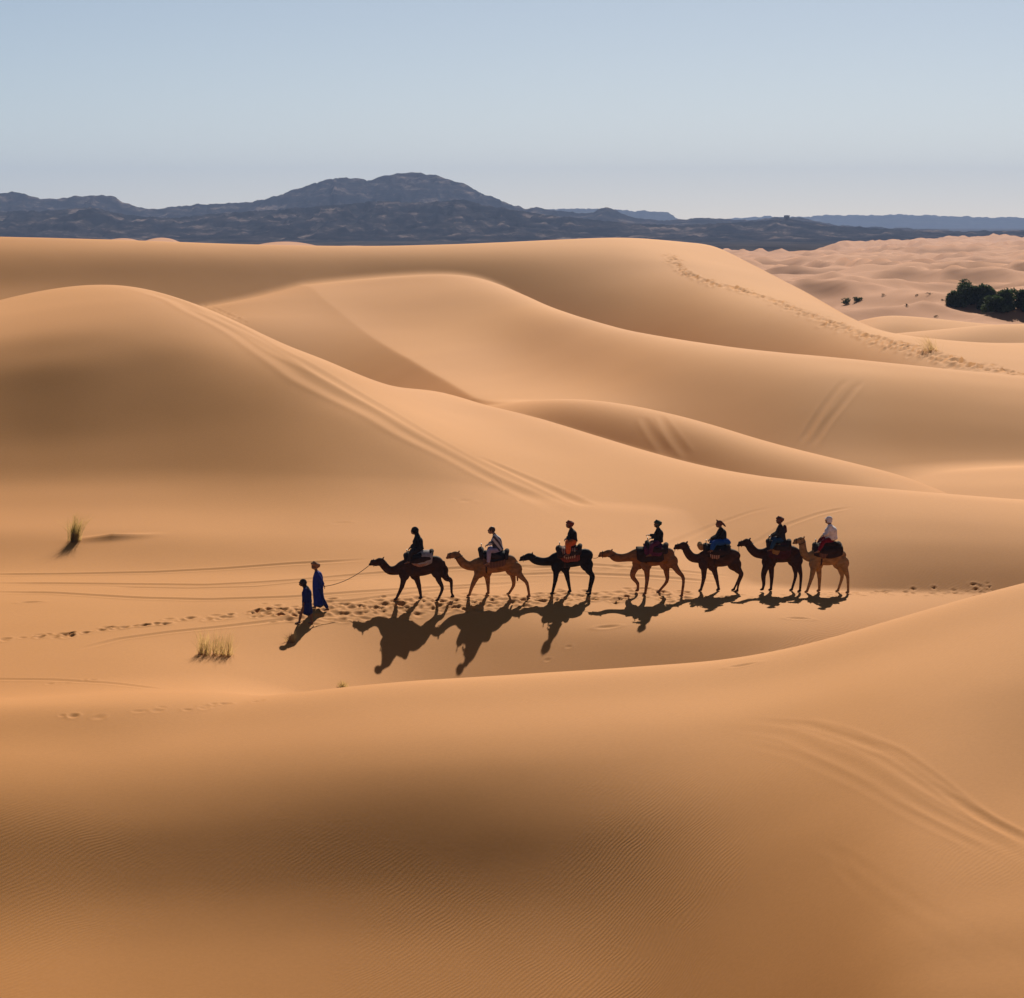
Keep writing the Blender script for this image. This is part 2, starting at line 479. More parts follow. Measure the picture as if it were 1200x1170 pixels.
def dune_heights(A, Y):
    X = A * Y
    z = np.full(A.shape, -9.0)
    # the dune the photographer stands on
    near = ZC - 1.75 - 0.47 * np.maximum(0, Y - 5) - 0.004 * np.maximum(0, Y - 5) * np.abs(X)
    near = np.maximum(near, -10)
    z = smax(z, near, 2.0)
    z = smax(z, dune_front.grid(), 0.5)
    t = dune_track.grid(); s = dune_shoulder.grid()
    z = smax(z, t, 0.5 + 1.7 * (1 - smoothstep(-0.11, -0.05, A)))
    kk = 2.6 - 2.48 * smoothstep(0.045, 0.085, A)          # the flat runs gently into the left dune, with a break on the right
    z = smax(z, s, kk) - 0.0
    z = smax(z, dune_bowl.grid(), 0.5)
    z = smax(z, dune_saddle.grid(), 0.5)
    m = MID
    # slip face: everything left of the brink line falls away
    d = brink_distance(X, Y)
    m = m - (0.60 - 0.47 * smoothstep(198, 230, Y)) * 0.5 * (np.sqrt(d * d + 0.012) + d)
    z = smax(z, m, 0.5)
    r = dune_ridge.grid()
    z = smax(z, r, 0.6)
    z = smax(z, dune_small_a.grid(), 0.6)
    z = smax(z, dune_small_b.grid(), 0.6)
    fb = far_base(A, Y) - 3.0 * (1 - smoothstep(255, 300, Y)) - 12 * (1 - smoothstep(200, 262, Y))
    z = smax(z, fb, 0.8)
    return z

MID = dune_middle.grid()
def surface_Y(Zg, px, py):
    A, T = ray(px, py)
    c = int(round(np.interp(A, cA, np.arange(len(cA)))))
    ok = np.nonzero((Zg[:, c] >= ZC + T * rY) & (rY > 150))[0]
    return rY[ok[0]] if len(ok) else None

BRINK = []
for (bx, by) in [(362, 336), (378, 350), (400, 367), (440, 398), (480, 421), (520, 445), (556, 467)]:
    yy = surface_Y(MID, bx, by)
    if yy is not None:
        A_, T_ = ray(bx, by); BRINK.append((A_ * yy, yy))
BRINK = np.array(BRINK)

def brink_distance(X, Y):
    """signed: positive on the slip-face side (left, towards the camera)"""
    b = BRINK[np.argsort(BRINK[:, 1])]
    ys, xs = b[:, 1], b[:, 0]
    # extend both ends in a straight line
    ys = np.concatenate([[ys[0] - 60], ys, [ys[-1] + 80]])
    xs = np.concatenate([[xs[0] + 22], xs, [xs[-1] - 22]])
    xb = np.interp(Y, ys, xs)
    sl = (xs[-2] - xs[1]) / (ys[-2] - ys[1])
    return (xb - X) / math.sqrt(1 + sl * sl)

ZZ = dune_heights(AA, YY)
# gentle unevenness of blown sand
ZZ += 0.05 * fbm(XX * 0.05 + 3, YY * 0.05, 2) + 0.006 * fbm(XX * 0.5, YY * 0.3 + 7, 2)

def col_of(A): return np.interp(A, cA, np.arange(len(cA)))
def row_of(Y): return np.interp(Y, rY, np.arange(len(rY)))

def hit(px, py, ymin=45.0, ymax=320.0):
    """first point of the sand on the line of sight through a photo pixel"""
    A, T = ray(px, py)
    c = col_of(A); c0 = int(min(max(c, 0), len(cA) - 2)); f = c - c0
    zc_ = ZZ[:, c0] * (1 - f) + ZZ[:, c0 + 1] * f
    dz = zc_ - (ZC + T * rY)
    ok = np.nonzero((dz >= 0) & (rY >= ymin) & (rY <= ymax))[0]
    if not len(ok): return None
    i = ok[0]
    if i == 0: return None
    t = dz[i - 1] / (dz[i - 1] - dz[i]) if dz[i] != dz[i - 1] else 0
    Y = rY[i - 1] + t * (rY[i] - rY[i - 1])
    return Vector((A * Y, Y, ZC + T * Y))

def ground_z(x, y):
    A = x / y
    c = col_of(A); r = row_of(y)
    c0 = int(min(max(c, 0), len(cA) - 2)); r0 = int(min(max(r, 0), len(rY) - 2)); fc, fr = c - c0, r - r0
    return ((ZZ[r0, c0] * (1 - fc) + ZZ[r0, c0 + 1] * fc) * (1 - fr) + (ZZ[r0 + 1, c0] * (1 - fc) + ZZ[r0 + 1, c0 + 1] * fc) * fr)
# ------------------------------------------------------------------ wheel tracks and footprints pressed into the sand
def world_line(pixels, step=0.12, ymin=45, ymax=320):
    pts = []
    for a, b in zip(pixels[:-1], pixels[1:]):
        n = max(2, int(math.hypot(b[0] - a[0], b[1] - a[1]) / 4))
        for i in range(n):
            t = i / n
            h = hit(a[0] + (b[0] - a[0]) * t, a[1] + (b[1] - a[1]) * t, ymin, ymax)
            if h is not None: pts.append((h.x, h.y))
    h = hit(pixels[-1][0], pixels[-1][1], ymin, ymax)
    if h is not None: pts.append((h.x, h.y))
    p = np.array(pts)
    # even out the small jumps of the intersection
    if len(p) > 9:
        k = np.hanning(9); k /= k.sum()
        p = np.stack([np.convolve(np.pad(p[:, j], 4, mode='reflect', reflect_type='odd'), k, 'valid') for j in (0, 1)], 1)
    d = np.concatenate([[0], np.cumsum(np.hypot(*np.diff(p, axis=0).T))])
    s = np.arange(0, d[-1], step)
    return np.stack([np.interp(s, d, p[:, 0]), np.interp(s, d, p[:, 1])], 1)

def window(x, y, rad):
    A0, A1 = (x - rad) / y, (x + rad) / y
    c0, c1 = np.searchsorted(cA, [A0, A1]); r0, r1 = np.searchsorted(rY, [y - rad, y + rad])
    return slice(max(0, r0 - 1), r1 + 1), slice(max(0, c0 - 1), c1 + 1)

DZ = np.zeros_like(ZZ)
PIT = 0.6
def groove(pixels, width, depth, rim=0.35, fade=True, ymin=45, ymax=320, wob=0.0, patchy=0.0):
    p = world_line(pixels, 0.12, ymin, ymax)
    if wob:
        p = p + wob * np.stack([perlin(np.arange(len(p)) * 0.03, np.full(len(p), 1.5)), np.zeros(len(p))], 1)
    D = {}
    dist = np.full(ZZ.shape, 9.0, dtype=np.float32); amp = np.zeros(ZZ.shape, dtype=np.float32)
    n = len(p); rad = width * 3.2
    for i, (x, y) in enumerate(p):
        w = window(x, y, rad)
        d = np.hypot(XX[w] - x, YY[w] - y)
        a = min(1, i / max(1, n * 0.12), (n - 1 - i) / max(1, n * 0.12)) if fade else 1.0
        if patchy: a *= 1 - patchy * (0.5 + perlin(np.array([i * 0.021 + width * 9]), np.array([x * 0.1]))[0])
        m = d < dist[w]
        dist[w] = np.where(m, d, dist[w]); amp[w] = np.where(m, a, amp[w])
    DZ[:] += amp * depth * (-np.exp(-(dist / width) ** 2) + rim * np.exp(-((dist - 1.75 * width) / (0.6 * width)) ** 2))

def pit(x, y, r, depth, stretch=1.0, ang=0.0):
    depth *= PIT
    w = window(x, y, r * 3 * max(1, stretch))
    dx, dy = XX[w] - x, YY[w] - y
    u = (dx * math.cos(ang) + dy * math.sin(ang)) / stretch; v = -dx * math.sin(ang) + dy * math.cos(ang)
    d = np.hypot(u, v) / r
    DZ[w] += depth * (-np.exp(-d ** 2.6) + 0.45 * np.exp(-((d - 1.5) / 0.42) ** 2))

def trail(pixels, spread, per_m, r=(0.10, 0.17), depth=(0.03, 0.07), ymin=45, ymax=320, stretch=1.4):
    p = world_line(pixels, 0.05, ymin, ymax)
    n = int(len(p) * 0.05 * per_m)
    for _ in range(n):
        i = random.randrange(len(p)); x, y = p[i]
        x += random.gauss(0, spread * 0.5); y += random.gauss(0, spread)
        pit(x, y, random.uniform(*r), random.uniform(*depth), random.uniform(1.0, stretch), random.uniform(0, 3.1))

# wide sled-like tracks down the shoulder of the big dune
groove([(165, 339), (205, 352), (255, 378), (305, 408), (355, 440), (405, 468), (455, 495), (505, 522), (565, 555), (625, 584), (668, 603)], 0.42, 0.06, 0.5, ymin=118, wob=0.3, patchy=0.5)
groove([(222, 357), (275, 382), (335, 416), (405, 454), (475, 495), (545, 535), (610, 569)], 0.34, 0.045, 0.5, ymin=118, wob=0.3, patchy=0.6)
groove([(560, 535), (620, 562), (690, 594)], 0.30, 0.05, 0.4, ymin=116)
trail([(236, 355), (262, 366), (290, 380)], 0.12, 2.2, (0.14, 0.2), (0.05, 0.09), ymin=140)
# wheel tracks across the flat
for pts_, w_, d_ in [
    ([(-40, 674), (80, 673), (180, 671), (260, 667), (340, 661), (400, 658), (440, 655)], 0.16, 0.045),
    ([(-40, 684), (60, 684), (160, 685), (240, 686), (300, 683), (345, 680), (440, 672), (560, 665), (680, 664)], 0.17, 0.05),
    ([(-40, 694), (60, 695), (160, 701), (240, 703), (340, 700), (420, 694), (520, 688), (640, 682)], 0.17, 0.05),
    ([(120, 688), (220, 690), (300, 688), (350, 683), (440, 678)], 0.14, 0.035),
    ([(560, 676), (660, 672), (760, 676), (850, 683)], 0.16, 0.04),
    ([(600, 668), (690, 662), (780, 668), (860, 676)], 0.16, 0.035),
    ([(360, 708), (420, 704), (470, 697), (540, 690), (600, 685)], 0.15, 0.04),
    ([(90, 762), (140, 749), (200, 741), (260, 735), (330, 727), (390, 722), (440, 717)], 0.16, 0.045),
    ([(-40, 796), (60, 797), (130, 801), (190, 808)], 0.16, 0.03),
    ([(700, 672), (740, 660), (830, 618), (880, 600), (920, 592)], 0.20, 0.035),
    ([(880, 640), (920, 616), (960, 602), (1000, 594)], 0.20, 0.03)]:
    groove(pts_, w_, d_ * 0.7, 0.5, ymin=88)
# pairs of wheel tracks on the dunes behind
for pts_ in [[(752, 488), (764, 508), (784, 534)], [(772, 486), (786, 508), (808, 537)],
             [(992, 444), (972, 468), (954, 494), (938, 521)], [(1010, 446), (990, 470), (968, 497), (952, 524)]]:
    groove(pts_, 0.19, 0.035, 0.5, ymin=138, patchy=0.5)
# drifted tracks on the foreground dune
for pts_, w_, d_ in [
    ([(850, 852), (920, 862), (990, 893), (1060, 930), (1130, 968), (1240, 1030)], 0.30, 0.05),
    ([(870, 842), (940, 850), (1005, 872), (1070, 908), (1140, 950), (1240, 1010)], 0.34, 0.08),
    ([(930, 842), (990, 860), (1045, 882), (1100, 918), (1160, 960), (1240, 1003)], 0.30, 0.10),
    ([(860, 866), (940, 888), (1020, 926), (1100, 968), (1200, 1020)], 0.26, 0.035),
    ([(960, 985), (1020, 1022), (1080, 1062), (1150, 1098), (1230, 1140)], 0.26, 0.035),
    ([(975, 1000), (1010, 1040), (1070, 1085), (1140, 1130), (1200, 1165)], 0.22, 0.03)]:
    groove(pts_, w_ * 0.48, d_ * 0.2, 0.9, ymin=50, ymax=90, wob=0.25, patchy=0.8)
# the trodden path of the caravan
path = [(-30, 753), (40, 748), (100, 741), (160, 734), (220, 727), (290, 719), (350, 716), (420, 711), (500, 708), (600, 704), (700, 700), (800, 699), (900, 699), (1000, 697), (1090, 694), (1180, 691)]
trail(path[:7], 0.28, 6.5, (0.10, 0.19), (0.035, 0.08), ymin=90)
PIT = 0.75
trail(path[5:12], 0.55, 20.0, (0.08, 0.18), (0.03, 0.075), ymin=90)
PIT = 0.55
trail(path[11:], 0.34, 8.0, (0.06, 0.11), (0.03, 0.07), ymin=90)
PIT = 0.6
for k in range(16):   # the guides' single prints
    h = hit(352 + k * 15.5, 731 - k * 1.5 + (2.0 if k % 2 else -2.0), 90)
    if h is not None: pit(h.x, h.y, 0.12, 0.055, 1.7, 0.1)
trail([(60, 840), (120, 838), (180, 833), (240, 828), (310, 821)], 0.18, 3.0, (0.09, 0.15), (0.02, 0.045), ymin=75)
trail([(-20, 806), (60, 800), (120, 796)], 0.3, 1.2, (0.08, 0.13), (0.015, 0.035), ymin=75)
trail([(640, 775), (655, 760), (672, 748)], 0.3, 1.5, (0.08, 0.13), (0.02, 0.04), ymin=90)
for x_, y_ in [(36, 706), (870, 780), (712, 735), (936, 725), (400, 613), (545, 587)]:
    h = hit(x_, y_, 70)
    if h is not None: pit(h.x, h.y, 0.14, 0.05, 2.6, 0.05)
# people have walked along the back ridge
ridge_path = [(786, 300), (800, 318), (830, 331), (870, 341), (900, 350), (940, 366), (985, 383), (1030, 399), (1075, 411), (1120, 424), (1165, 434), (1200, 440)]
PIT = 1.1
trail(ridge_path[0:8], 0.45, 5.5, (0.17, 0.27), (0.06, 0.12), ymin=165)
trail(ridge_path[7:], 0.65, 9.0, (0.17, 0.28), (0.07, 0.14), ymin=165)
# sand tail behind the grass tuft
h = hit(88, 634, 110)
q_ = (XX - h.x); w_ = np.clip(1 - np.abs(q_ - 1.6) / 2.6, 0, 1) ** 1.5
DZ += 0.20 * np.exp(-((YY - h.y - 0.1 - 0.05 * q_) / 0.38) ** 2) * w_
ZZ += np.clip(DZ, -0.13, 0.3)
# ------------------------------------------------------------------ sand sheet
ripple = smoothstep(60, 66, YY) * (1 - smoothstep(100, 130, YY)) * (0.45 + 0.55 * smoothstep(-0.12, -0.03, AA))
dunes = structure(grid_mesh('sand_dunes', XX, YY, ZZ, SAND, {'ripple': ripple}))

# ------------------------------------------------------------------ far field of small rose-coloured dunes
fA = np.linspace(-0.27, 0.27, 500)
fY = np.concatenate([np.geomspace(285, 1300, 260), np.geomspace(1310, 3000, 90)])
FA, FY = np.meshgrid(fA, fY)
FX = FA * FY

def far_dunes(X, Y):
    wx = X + 16 * fbm(X / 75.0, Y / 90.0, 2); wy = Y + 26 * fbm(X / 80.0 + 40, Y / 110.0, 2)
    def ridges(sx, sy, o):
        n = perlin(wx / sx + o, wy / sy - o)
        return 1 - np.sqrt((n * 2.1) ** 2 + 0.0012)
    r1 = ridges(33.0, 46.0, 3.1)
    r2 = ridges(21.0, 30.0, 11.7)
    big = fbm(X / 160.0 + 9, Y / 260.0, 2)
    h = 3.4 * np.clip(r1, 0, 1) ** 1.6 * (0.6 + 0.5 * np.clip(big + 0.4, 0, 1)) + 2.4 * np.clip(r2, 0, 1) ** 1.4 * np.clip(0.5 + 1.2 * perlin(X / 70.0, Y / 90.0 + 5), 0.1, 1) + 1.3 * np.clip(ridges(11.0, 17.0, 21.3), 0, 1) ** 1.3 * np.clip(0.45 + 1.3 * perlin(X / 50.0 + 8, Y / 70.0), 0, 1) + 2.2 * big
    return h

grow = smoothstep(290, 420, FY)
right = smoothstep(0.085, 0.15, FA)
FZ = far_base(FA, FY) - 1.2 - 1.3 * (1 - grow) + grow * 1.3 * far_dunes(FX, FY) - 2.6 * smoothstep(500, 1400, FY) * (1 - right)
ends = 1650 + 1150 * right
FZ -= 14 * smoothstep(ends - 250, ends + 250, FY)
# two tall dunes that look over the near ridge
for (px, Y0, h, w) in [(333, 900, 8.9, 13), (143, 1150, 8.7, 7), (188, 1150, 8.9, 6), (412, 1000, 6.9, 18)]:
    x0 = ray(px, 280)[0] * Y0
    FZ = np.maximum(FZ, h - 0.5 - ((FX - x0) / w) ** 2 * 2.5 - ((FY - Y0) / 60) ** 2 * 3)
structure(grid_mesh('far_dune_field', FX, FY, FZ, SAND_FAR))

# ------------------------------------------------------------------ stony plain to the horizon
ROCK_PLAIN = noisy('stony_plain', (0.020, 0.021, 0.028), (0.07, 0.058, 0.056), scale=0.02, detail=8, stretch=(1, 0.18, 1), spec=0.0, rough=1.0)
gA = np.linspace(-0.5, 0.5, 260); gY = np.concatenate([[1.0], np.geomspace(150, 15000, 260)])
GA, GY = np.meshgrid(gA, gY); GX = GA * GY
GZ = -12.0 + 0 * GX + smoothstep(1500, 2300, GY) * (6.0 + 2.2 * fbm(GX / 300.0, GY / 500.0, 4))
GZ *= 1.0
structure(grid_mesh('stony_plain', GX, GY, GZ, ROCK_PLAIN))

# ------------------------------------------------------------------ mountains
def rock_material(name, dark, mid, pale):
    m = bpy.data.materials.new(name); m.use_nodes = True
    nt = m.node_tree; N = nt.nodes; L = nt.links; b = N['Principled BSDF']
    b.inputs['Roughness'].default_value = 0.95; b.inputs['Specular IOR Level'].default_value = 0.0
    geo = N.new('ShaderNodeNewGeometry'); mp = N.new('ShaderNodeMapping'); mp.inputs['Scale'].default_value = (0.009, 0.006, 0.05)
    L.new(geo.outputs['Position'], mp.inputs['Vector'])
    n1 = N.new('ShaderNodeTexNoise'); n1.inputs['Scale'].default_value = 1.6; n1.inputs['Detail'].default_value = 9; n1.inputs['Roughness'].default_value = 0.68
    L.new(mp.outputs[0], n1.inputs['Vector'])
    rp = N.new('ShaderNodeValToRGB'); e = rp.color_ramp.elements
    e[0].position = 0.45; e[0].color = (*dark, 1); e[1].position = 0.69; e[1].color = (*pale, 1)
    k = e.new(0.56); k.color = (*mid, 1)
    L.new(n1.outputs['Fac'], rp.inputs['Fac']); L.new(rp.outputs['Color'], b.inputs['Base Color'])
    return m
ROCK = rock_material('dark_rock', (0.012, 0.013, 0.020), (0.042, 0.037, 0.042), (0.24, 0.185, 0.165))
ROCK_FAR = rock_material('far_rock', (0.03, 0.032, 0.04), (0.045, 0.045, 0.052), (0.09, 0.085, 0.085))

def mountain(name, profile, Y0, depth, material, base_row, nx=500, ny=130, rough=0.35, seed=0.0, front=0.62):
    xs = np.array([p[0] for p in profile], float); ys = np.array([p[1] for p in profile], float)
    px = np.linspace(xs[0], xs[-1], nx)
    # rounded interpolation of the skyline rows
    row = np.interp(px, xs, ys)
    k = np.hanning(9); k /= k.sum()
    row = np.convolve(np.pad(row, 4, mode='edge'), k, 'valid')
    row = row + 2.0 * fbm(px / 11.0 + seed, px * 0 + seed, 5, 0.62)
    A = (px - CX) / FPX
    Y = np.linspace(Y0 - depth * front, Y0 + depth * (1 - front), ny)
    MA, MY = np.meshgrid(A, Y); MX = MA * MY
    topz = ZC + (HOR - row) / FPX * Y0
    basez = ZC + (HOR - base_row) / FPX * (Y0 - depth * front)
    t = (MY - Y[0]) / (Y[-1] - Y[0])
    up = np.clip(t / front, 0, 1); dn = np.clip((1 - t) / (1 - front), 0, 1)
    shape = np.where(t < front, 0.25 * up + 0.75 * up ** 2.1, dn ** 1.5)
    n = fbm(MX / 190.0 + seed, MY / 300.0 + seed, 6, 0.6)
    gul = 1 - np.abs(fbm(MX / 62.0 + seed * 2, MY / 230.0, 5, 0.6)) * 1.9
    Z = basez + (topz[None, :] - basez) * (shape * (1 + rough * n * (1 - up * 0.55)) + 0.34 * rough * (gul - 0.6) * np.sin(np.pi * np.clip(t, 0, 1)))
    # keep the skyline where the photograph has it
    el = ((Z - ZC) / MY).max(axis=0)
    want = (HOR - row) / FPX
    b0 = basez
    sc = ((want * Y0 + ZC) - b0) / np.maximum(1e-3, (el * Y0 + ZC) - b0)
    Z = b0 + (Z - b0) * sc[None, :]
    Z[0] -= 25; Z[-1] -= 25
    o = structure(grid_mesh(name, MX, MY, Z, material))
    return o

main_profile = [(-260, 240), (-120, 222), (-40, 230), (0, 227), (20, 225.5), (45, 232), (60, 234), (95, 230), (125, 228.5), (138, 231), (150, 239), (172, 245), (205, 243.5), (240, 239.5), (290, 238), (320, 232), (350, 222), (380, 212), (405, 208.5), (425, 210), (433, 214), (445, 207), (470, 204), (492, 203), (515, 207), (540, 215), (553, 219), (560, 226), (585, 234), (605, 243), (618, 244.5), (628, 242.5), (640, 246), (665, 248), (690, 251), (697, 247), (703, 244.5), (718, 244.5), (726, 249), (745, 256), (775, 258), (800, 257), (835, 255.5), (870, 258), (900, 256), (930, 254), (950, 258), (975, 264), (1010, 266), (1060, 268), (1110, 270)]
foot_profile = [(-260, 250), (-60, 246), (0, 248), (60, 247), (110, 243), (150, 252), (200, 256), (260, 250), (310, 247), (360, 243), (400, 240), (440, 236), (500, 238), (540, 234), (580, 243), (640, 252), (690, 257), (740, 262), (800, 264), (860, 261), (900, 258), (922, 256), (945, 260), (980, 265), (1020, 267), (1060, 270), (1120, 271), (1200, 270), (1300, 268), (1460, 267)]
mountain('mountain', main_profile, 5600, 1900, ROCK, 272, seed=2.3, rough=0.42)
mountain('foothills', foot_profile, 4100, 1500, ROCK, 284, seed=7.9, rough=0.8)
mountain('far_mesa', [(560, 262), (610, 252), (640, 246), (655, 245), (700, 245), (735, 247), (782, 249), (789, 253), (800, 262)], 10500, 1600, ROCK_FAR, 268, nx=200, ny=40, rough=0.1, seed=4.0, front=0.35)
mountain('far_mesa', [(820, 262), (860, 256), (900, 254), (945, 254), (970, 252.5), (1040, 252), (1100, 253), (1160, 255), (1200, 256), (1330, 254), (1460, 258)], 12500, 1900, ROCK_FAR, 268, nx=260, ny=40, rough=0.1, seed=5.5, front=0.35)

# ------------------------------------------------------------------ air
def haze_box():
    me = bpy.data.meshes.new('haze')
    x0, x1, y0, y1, z0, z1 = -9000, 9000, -60, 15200, -60, 300
    v = [(x0, y0, z0), (x1, y0, z0), (x1, y1, z0), (x0, y1, z0), (x0, y0, z1), (x1, y0, z1), (x1, y1, z1), (x0, y1, z1)]
    f = [(0, 3, 2, 1), (4, 5, 6, 7), (0, 1, 5, 4), (1, 2, 6, 5), (2, 3, 7, 6), (3, 0, 4, 7)]
    me.from_pydata(v, [], f)
    m = bpy.data.materials.new('air'); m.use_nodes = True
    nt = m.node_tree; nt.nodes.clear()
    out = nt.nodes.new('ShaderNodeOutputMaterial'); pv = nt.nodes.new('ShaderNodeVolumePrincipled')
    pv.inputs['Color'].default_value = (0.44, 0.60, 1.0, 1)
    pv.inputs['Density'].default_value = HAZE_DENSITY
    pv.inputs['Anisotropy'].default_value = 0.0
    nt.links.new(pv.outputs[0], out.inputs['Volume'])
    me.materials.append(m)
    o = bpy.data.objects.new('haze', me); col.objects.link(o)
    o['kind'] = 'stuff'; o['label'] = 'thin blue desert haze in front of the mountains'; o['category'] = 'haze'
    return o
HAZE_DENSITY = 0.00007
haze_box()
# ------------------------------------------------------------------ modelling helpers for animals and people
def tube_data(pts, rn, rl, seg=12, side=(0, 1, 0), cap=True):
    """swept elliptical tube: rn = radius in the plane of travel, rl = radius along `side`"""
    V = []; F = []
    pts = [Vector(p) for p in pts]; n = len(pts)
    side0 = Vector(side)
    for i, p in enumerate(pts):
        t = (pts[min(i + 1, n - 1)] - pts[max(i - 1, 0)])
        if t.length < 1e-6: t = Vector((0, 0, 1))
        t.normalize()
        s = side0 - t * side0.dot(t)
        if s.length < 0.05: s = Vector((1, 0, 0)) - t * t.x
        s.normalize(); nn = t.cross(s)
        for k in range(seg):
            a = 2 * math.pi * k / seg
            V.append(p + nn * (math.cos(a) * rn[i]) + s * (math.sin(a) * rl[i]))
    for i in range(n - 1):
        for k in range(seg):
            k2 = (k + 1) % seg
            F.append((i * seg + k, i * seg + k2, (i + 1) * seg + k2, (i + 1) * seg + k))
    if cap:
        for i, sgn in ((0, -1), (n - 1, 1)):
            t = (pts[i] - pts[i - 1 if sgn > 0 else i + 1]); t.normalize()
            c = len(V); V.append(pts[i] + t * (0.55 * min(rn[i], rl[i])))
            for k in range(seg):
                k2 = (k + 1) % seg
                f = (i * seg + k, i * seg + k2, c)
                F.append(f if sgn > 0 else f[::-1])
    return V, F

def smooth_chain(nodes, sub=3):
    """Catmull-Rom through (x, y, z, rn, rl) nodes"""
    P = np.array(nodes, float)
    if len(P) < 3: return P
    Q = np.vstack([2 * P[0] - P[1], P, 2 * P[-1] - P[-2]])
    out = []
    for i in range(1, len(Q) - 2):
        for k in range(sub):
            t = k / sub
            a, b, c, d = Q[i - 1], Q[i], Q[i + 1], Q[i + 2]
            out.append(0.5 * (2 * b + (c - a) * t + (2 * a - 5 * b + 4 * c - d) * t * t + (3 * b - a - 3 * c + d) * t ** 3))
    out.append(P[-1])
    o = np.array(out); o[:, 3:] = np.maximum(o[:, 3:], 0.004)
    return o

class Shape:
    def __init__(self): self.V = []; self.F = []
    def add(self, V, F):
        n = len(self.V); self.V += [tuple(v) for v in V]; self.F += [tuple(i + n for i in f) for f in F]; return self
    def chain(self, nodes, sub=3, seg=12, side=(0, 1, 0)):
        c = smooth_chain(nodes, sub)
        return self.add(*tube_data(c[:, :3], c[:, 3], c[:, 4], seg, side))
    def ball(self, c, r):
        rx, ry, rz = r if isinstance(r, tuple) else (r, r, r)
        V = []; F = []; nu, nv = 12, 8
        for j in range(1, nv):
            for i in range(nu):
                a = 2 * math.pi * i / nu; b = math.pi * j / nv
                V.append((c[0] + rx * math.sin(b) * math.cos(a), c[1] + ry * math.sin(b) * math.sin(a), c[2] + rz * math.cos(b)))
        top = len(V); V.append((c[0], c[1], c[2] + rz)); bot = len(V); V.append((c[0], c[1], c[2] - rz))
        for j in range(nv - 2):
            for i in range(nu):
                i2 = (i + 1) % nu; F.append((j * nu + i, (j + 1) * nu + i, (j + 1) * nu + i2, j * nu + i2))
        for i in range(nu):
            i2 = (i + 1) % nu; F.append((top, i, i2)); F.append((bot, (nv - 2) * nu + i2, (nv - 2) * nu + i))
        return self.add(V, F)
    def mesh(self, name, material, voxel=None, smooth=3, extra=None):
        me = bpy.data.meshes.new(name)
        me.from_pydata(self.V, [], self.F)
        if voxel:
            o = bpy.data.objects.new('shaping', me); col.objects.link(o)
            m = o.modifiers.new('r', 'REMESH'); m.mode = 'VOXEL'; m.voxel_size = voxel; m.use_smooth_shade = True
            s = o.modifiers.new('s', 'SMOOTH'); s.factor = 0.5; s.iterations = smooth
            dg = bpy.context.evaluated_depsgraph_get()
            m2 = bpy.data.meshes.new_from_object(o.evaluated_get(dg))
            bpy.data.objects.remove(o); bpy.data.meshes.remove(me); me = m2; me.name = name
            if extra:
                bm = bmesh.new(); bm.from_mesh(me)
                vs = [bm.verts.new(v) for v in extra.V]
                for f in extra.F: bm.faces.new([vs[i] for i in f])
                bm.to_mesh(me); bm.free()
        me.polygons.foreach_set('use_smooth', [True] * len(me.polygons))
        me.materials.clear(); me.materials.append(material)
        return me

def part(name, me, parent, label=None):
    o = bpy.data.objects.new(name, me); col.objects.link(o); o.parent = parent
    if label: o['label'] = label
    return o

def thing(name, loc, label, category, group=None):
    o = bpy.data.objects.new(name, None); o.empty_display_size = 0.3
    o.location = loc; col.objects.link(o)
    o['label'] = label; o['category'] = category
    if group: o['group'] = group
    return o

# ------------------------------------------------------------------ materials of the caravan
def coat(name, rgb):
    d = tuple(c * 0.62 for c in rgb)
    return noisy(name, d, rgb, scale=5.0, rough=0.85, spec=0.12, bump=0.5, bscale=60.0, stretch=(1, 1, 2.0), dist=0.012)
def cloth(name, rgb, rough=0.9):
    d = tuple(c * 0.72 for c in rgb)
    return noisy(name, d, rgb, scale=9.0, rough=rough, spec=0.1, bump=0.6, bscale=14.0, dist=0.02)
def striped(name, a, b, scale, axis='Z'):
    m = mat(name, a); nt = m.node_tree; bs = nt.nodes['Principled BSDF']
    tc = nt.nodes.new('ShaderNodeTexCoord'); w = nt.nodes.new('ShaderNodeTexWave'); w.bands_direction = axis
    w.inputs['Scale'].default_value = scale; w.inputs['Distortion'].default_value = 0.6
    nt.links.new(tc.outputs['Object'], w.inputs['Vector'])
    r = nt.nodes.new('ShaderNodeValToRGB'); r.color_ramp.elements[0].color = (*a, 1); r.color_ramp.elements[1].color = (*b, 1)
    r.color_ramp.elements[0].position = 0.42; r.color_ramp.elements[1].position = 0.58
    nt.links.new(w.outputs['Fac'], r.inputs['Fac']); nt.links.new(r.outputs['Color'], bs.inputs['Base Color'])
    return m
SKIN = noisy('skin', (0.20, 0.10, 0.06), (0.26, 0.135, 0.08), scale=12, rough=0.6, spec=0.3)
SKIN_DARK = noisy('tanned_skin', (0.11, 0.055, 0.032), (0.15, 0.075, 0.045), scale=12, rough=0.6, spec=0.3)
BLACK = cloth('black_cloth', (0.013, 0.013, 0.016))
DARK = cloth('charcoal_cloth', (0.03, 0.026, 0.028))
EYE = mat('dark_eye', (0.01, 0.008, 0.006), 0.2, 0.5)
LEATHER = cloth('dark_leather', (0.035, 0.02, 0.014), 0.6)
ROPE_M = noisy('rope_fibre', (0.20, 0.13, 0.07), (0.30, 0.20, 0.11), scale=60)
METAL = mat('worn_iron', (0.12, 0.11, 0.10), 0.45, 0.5)

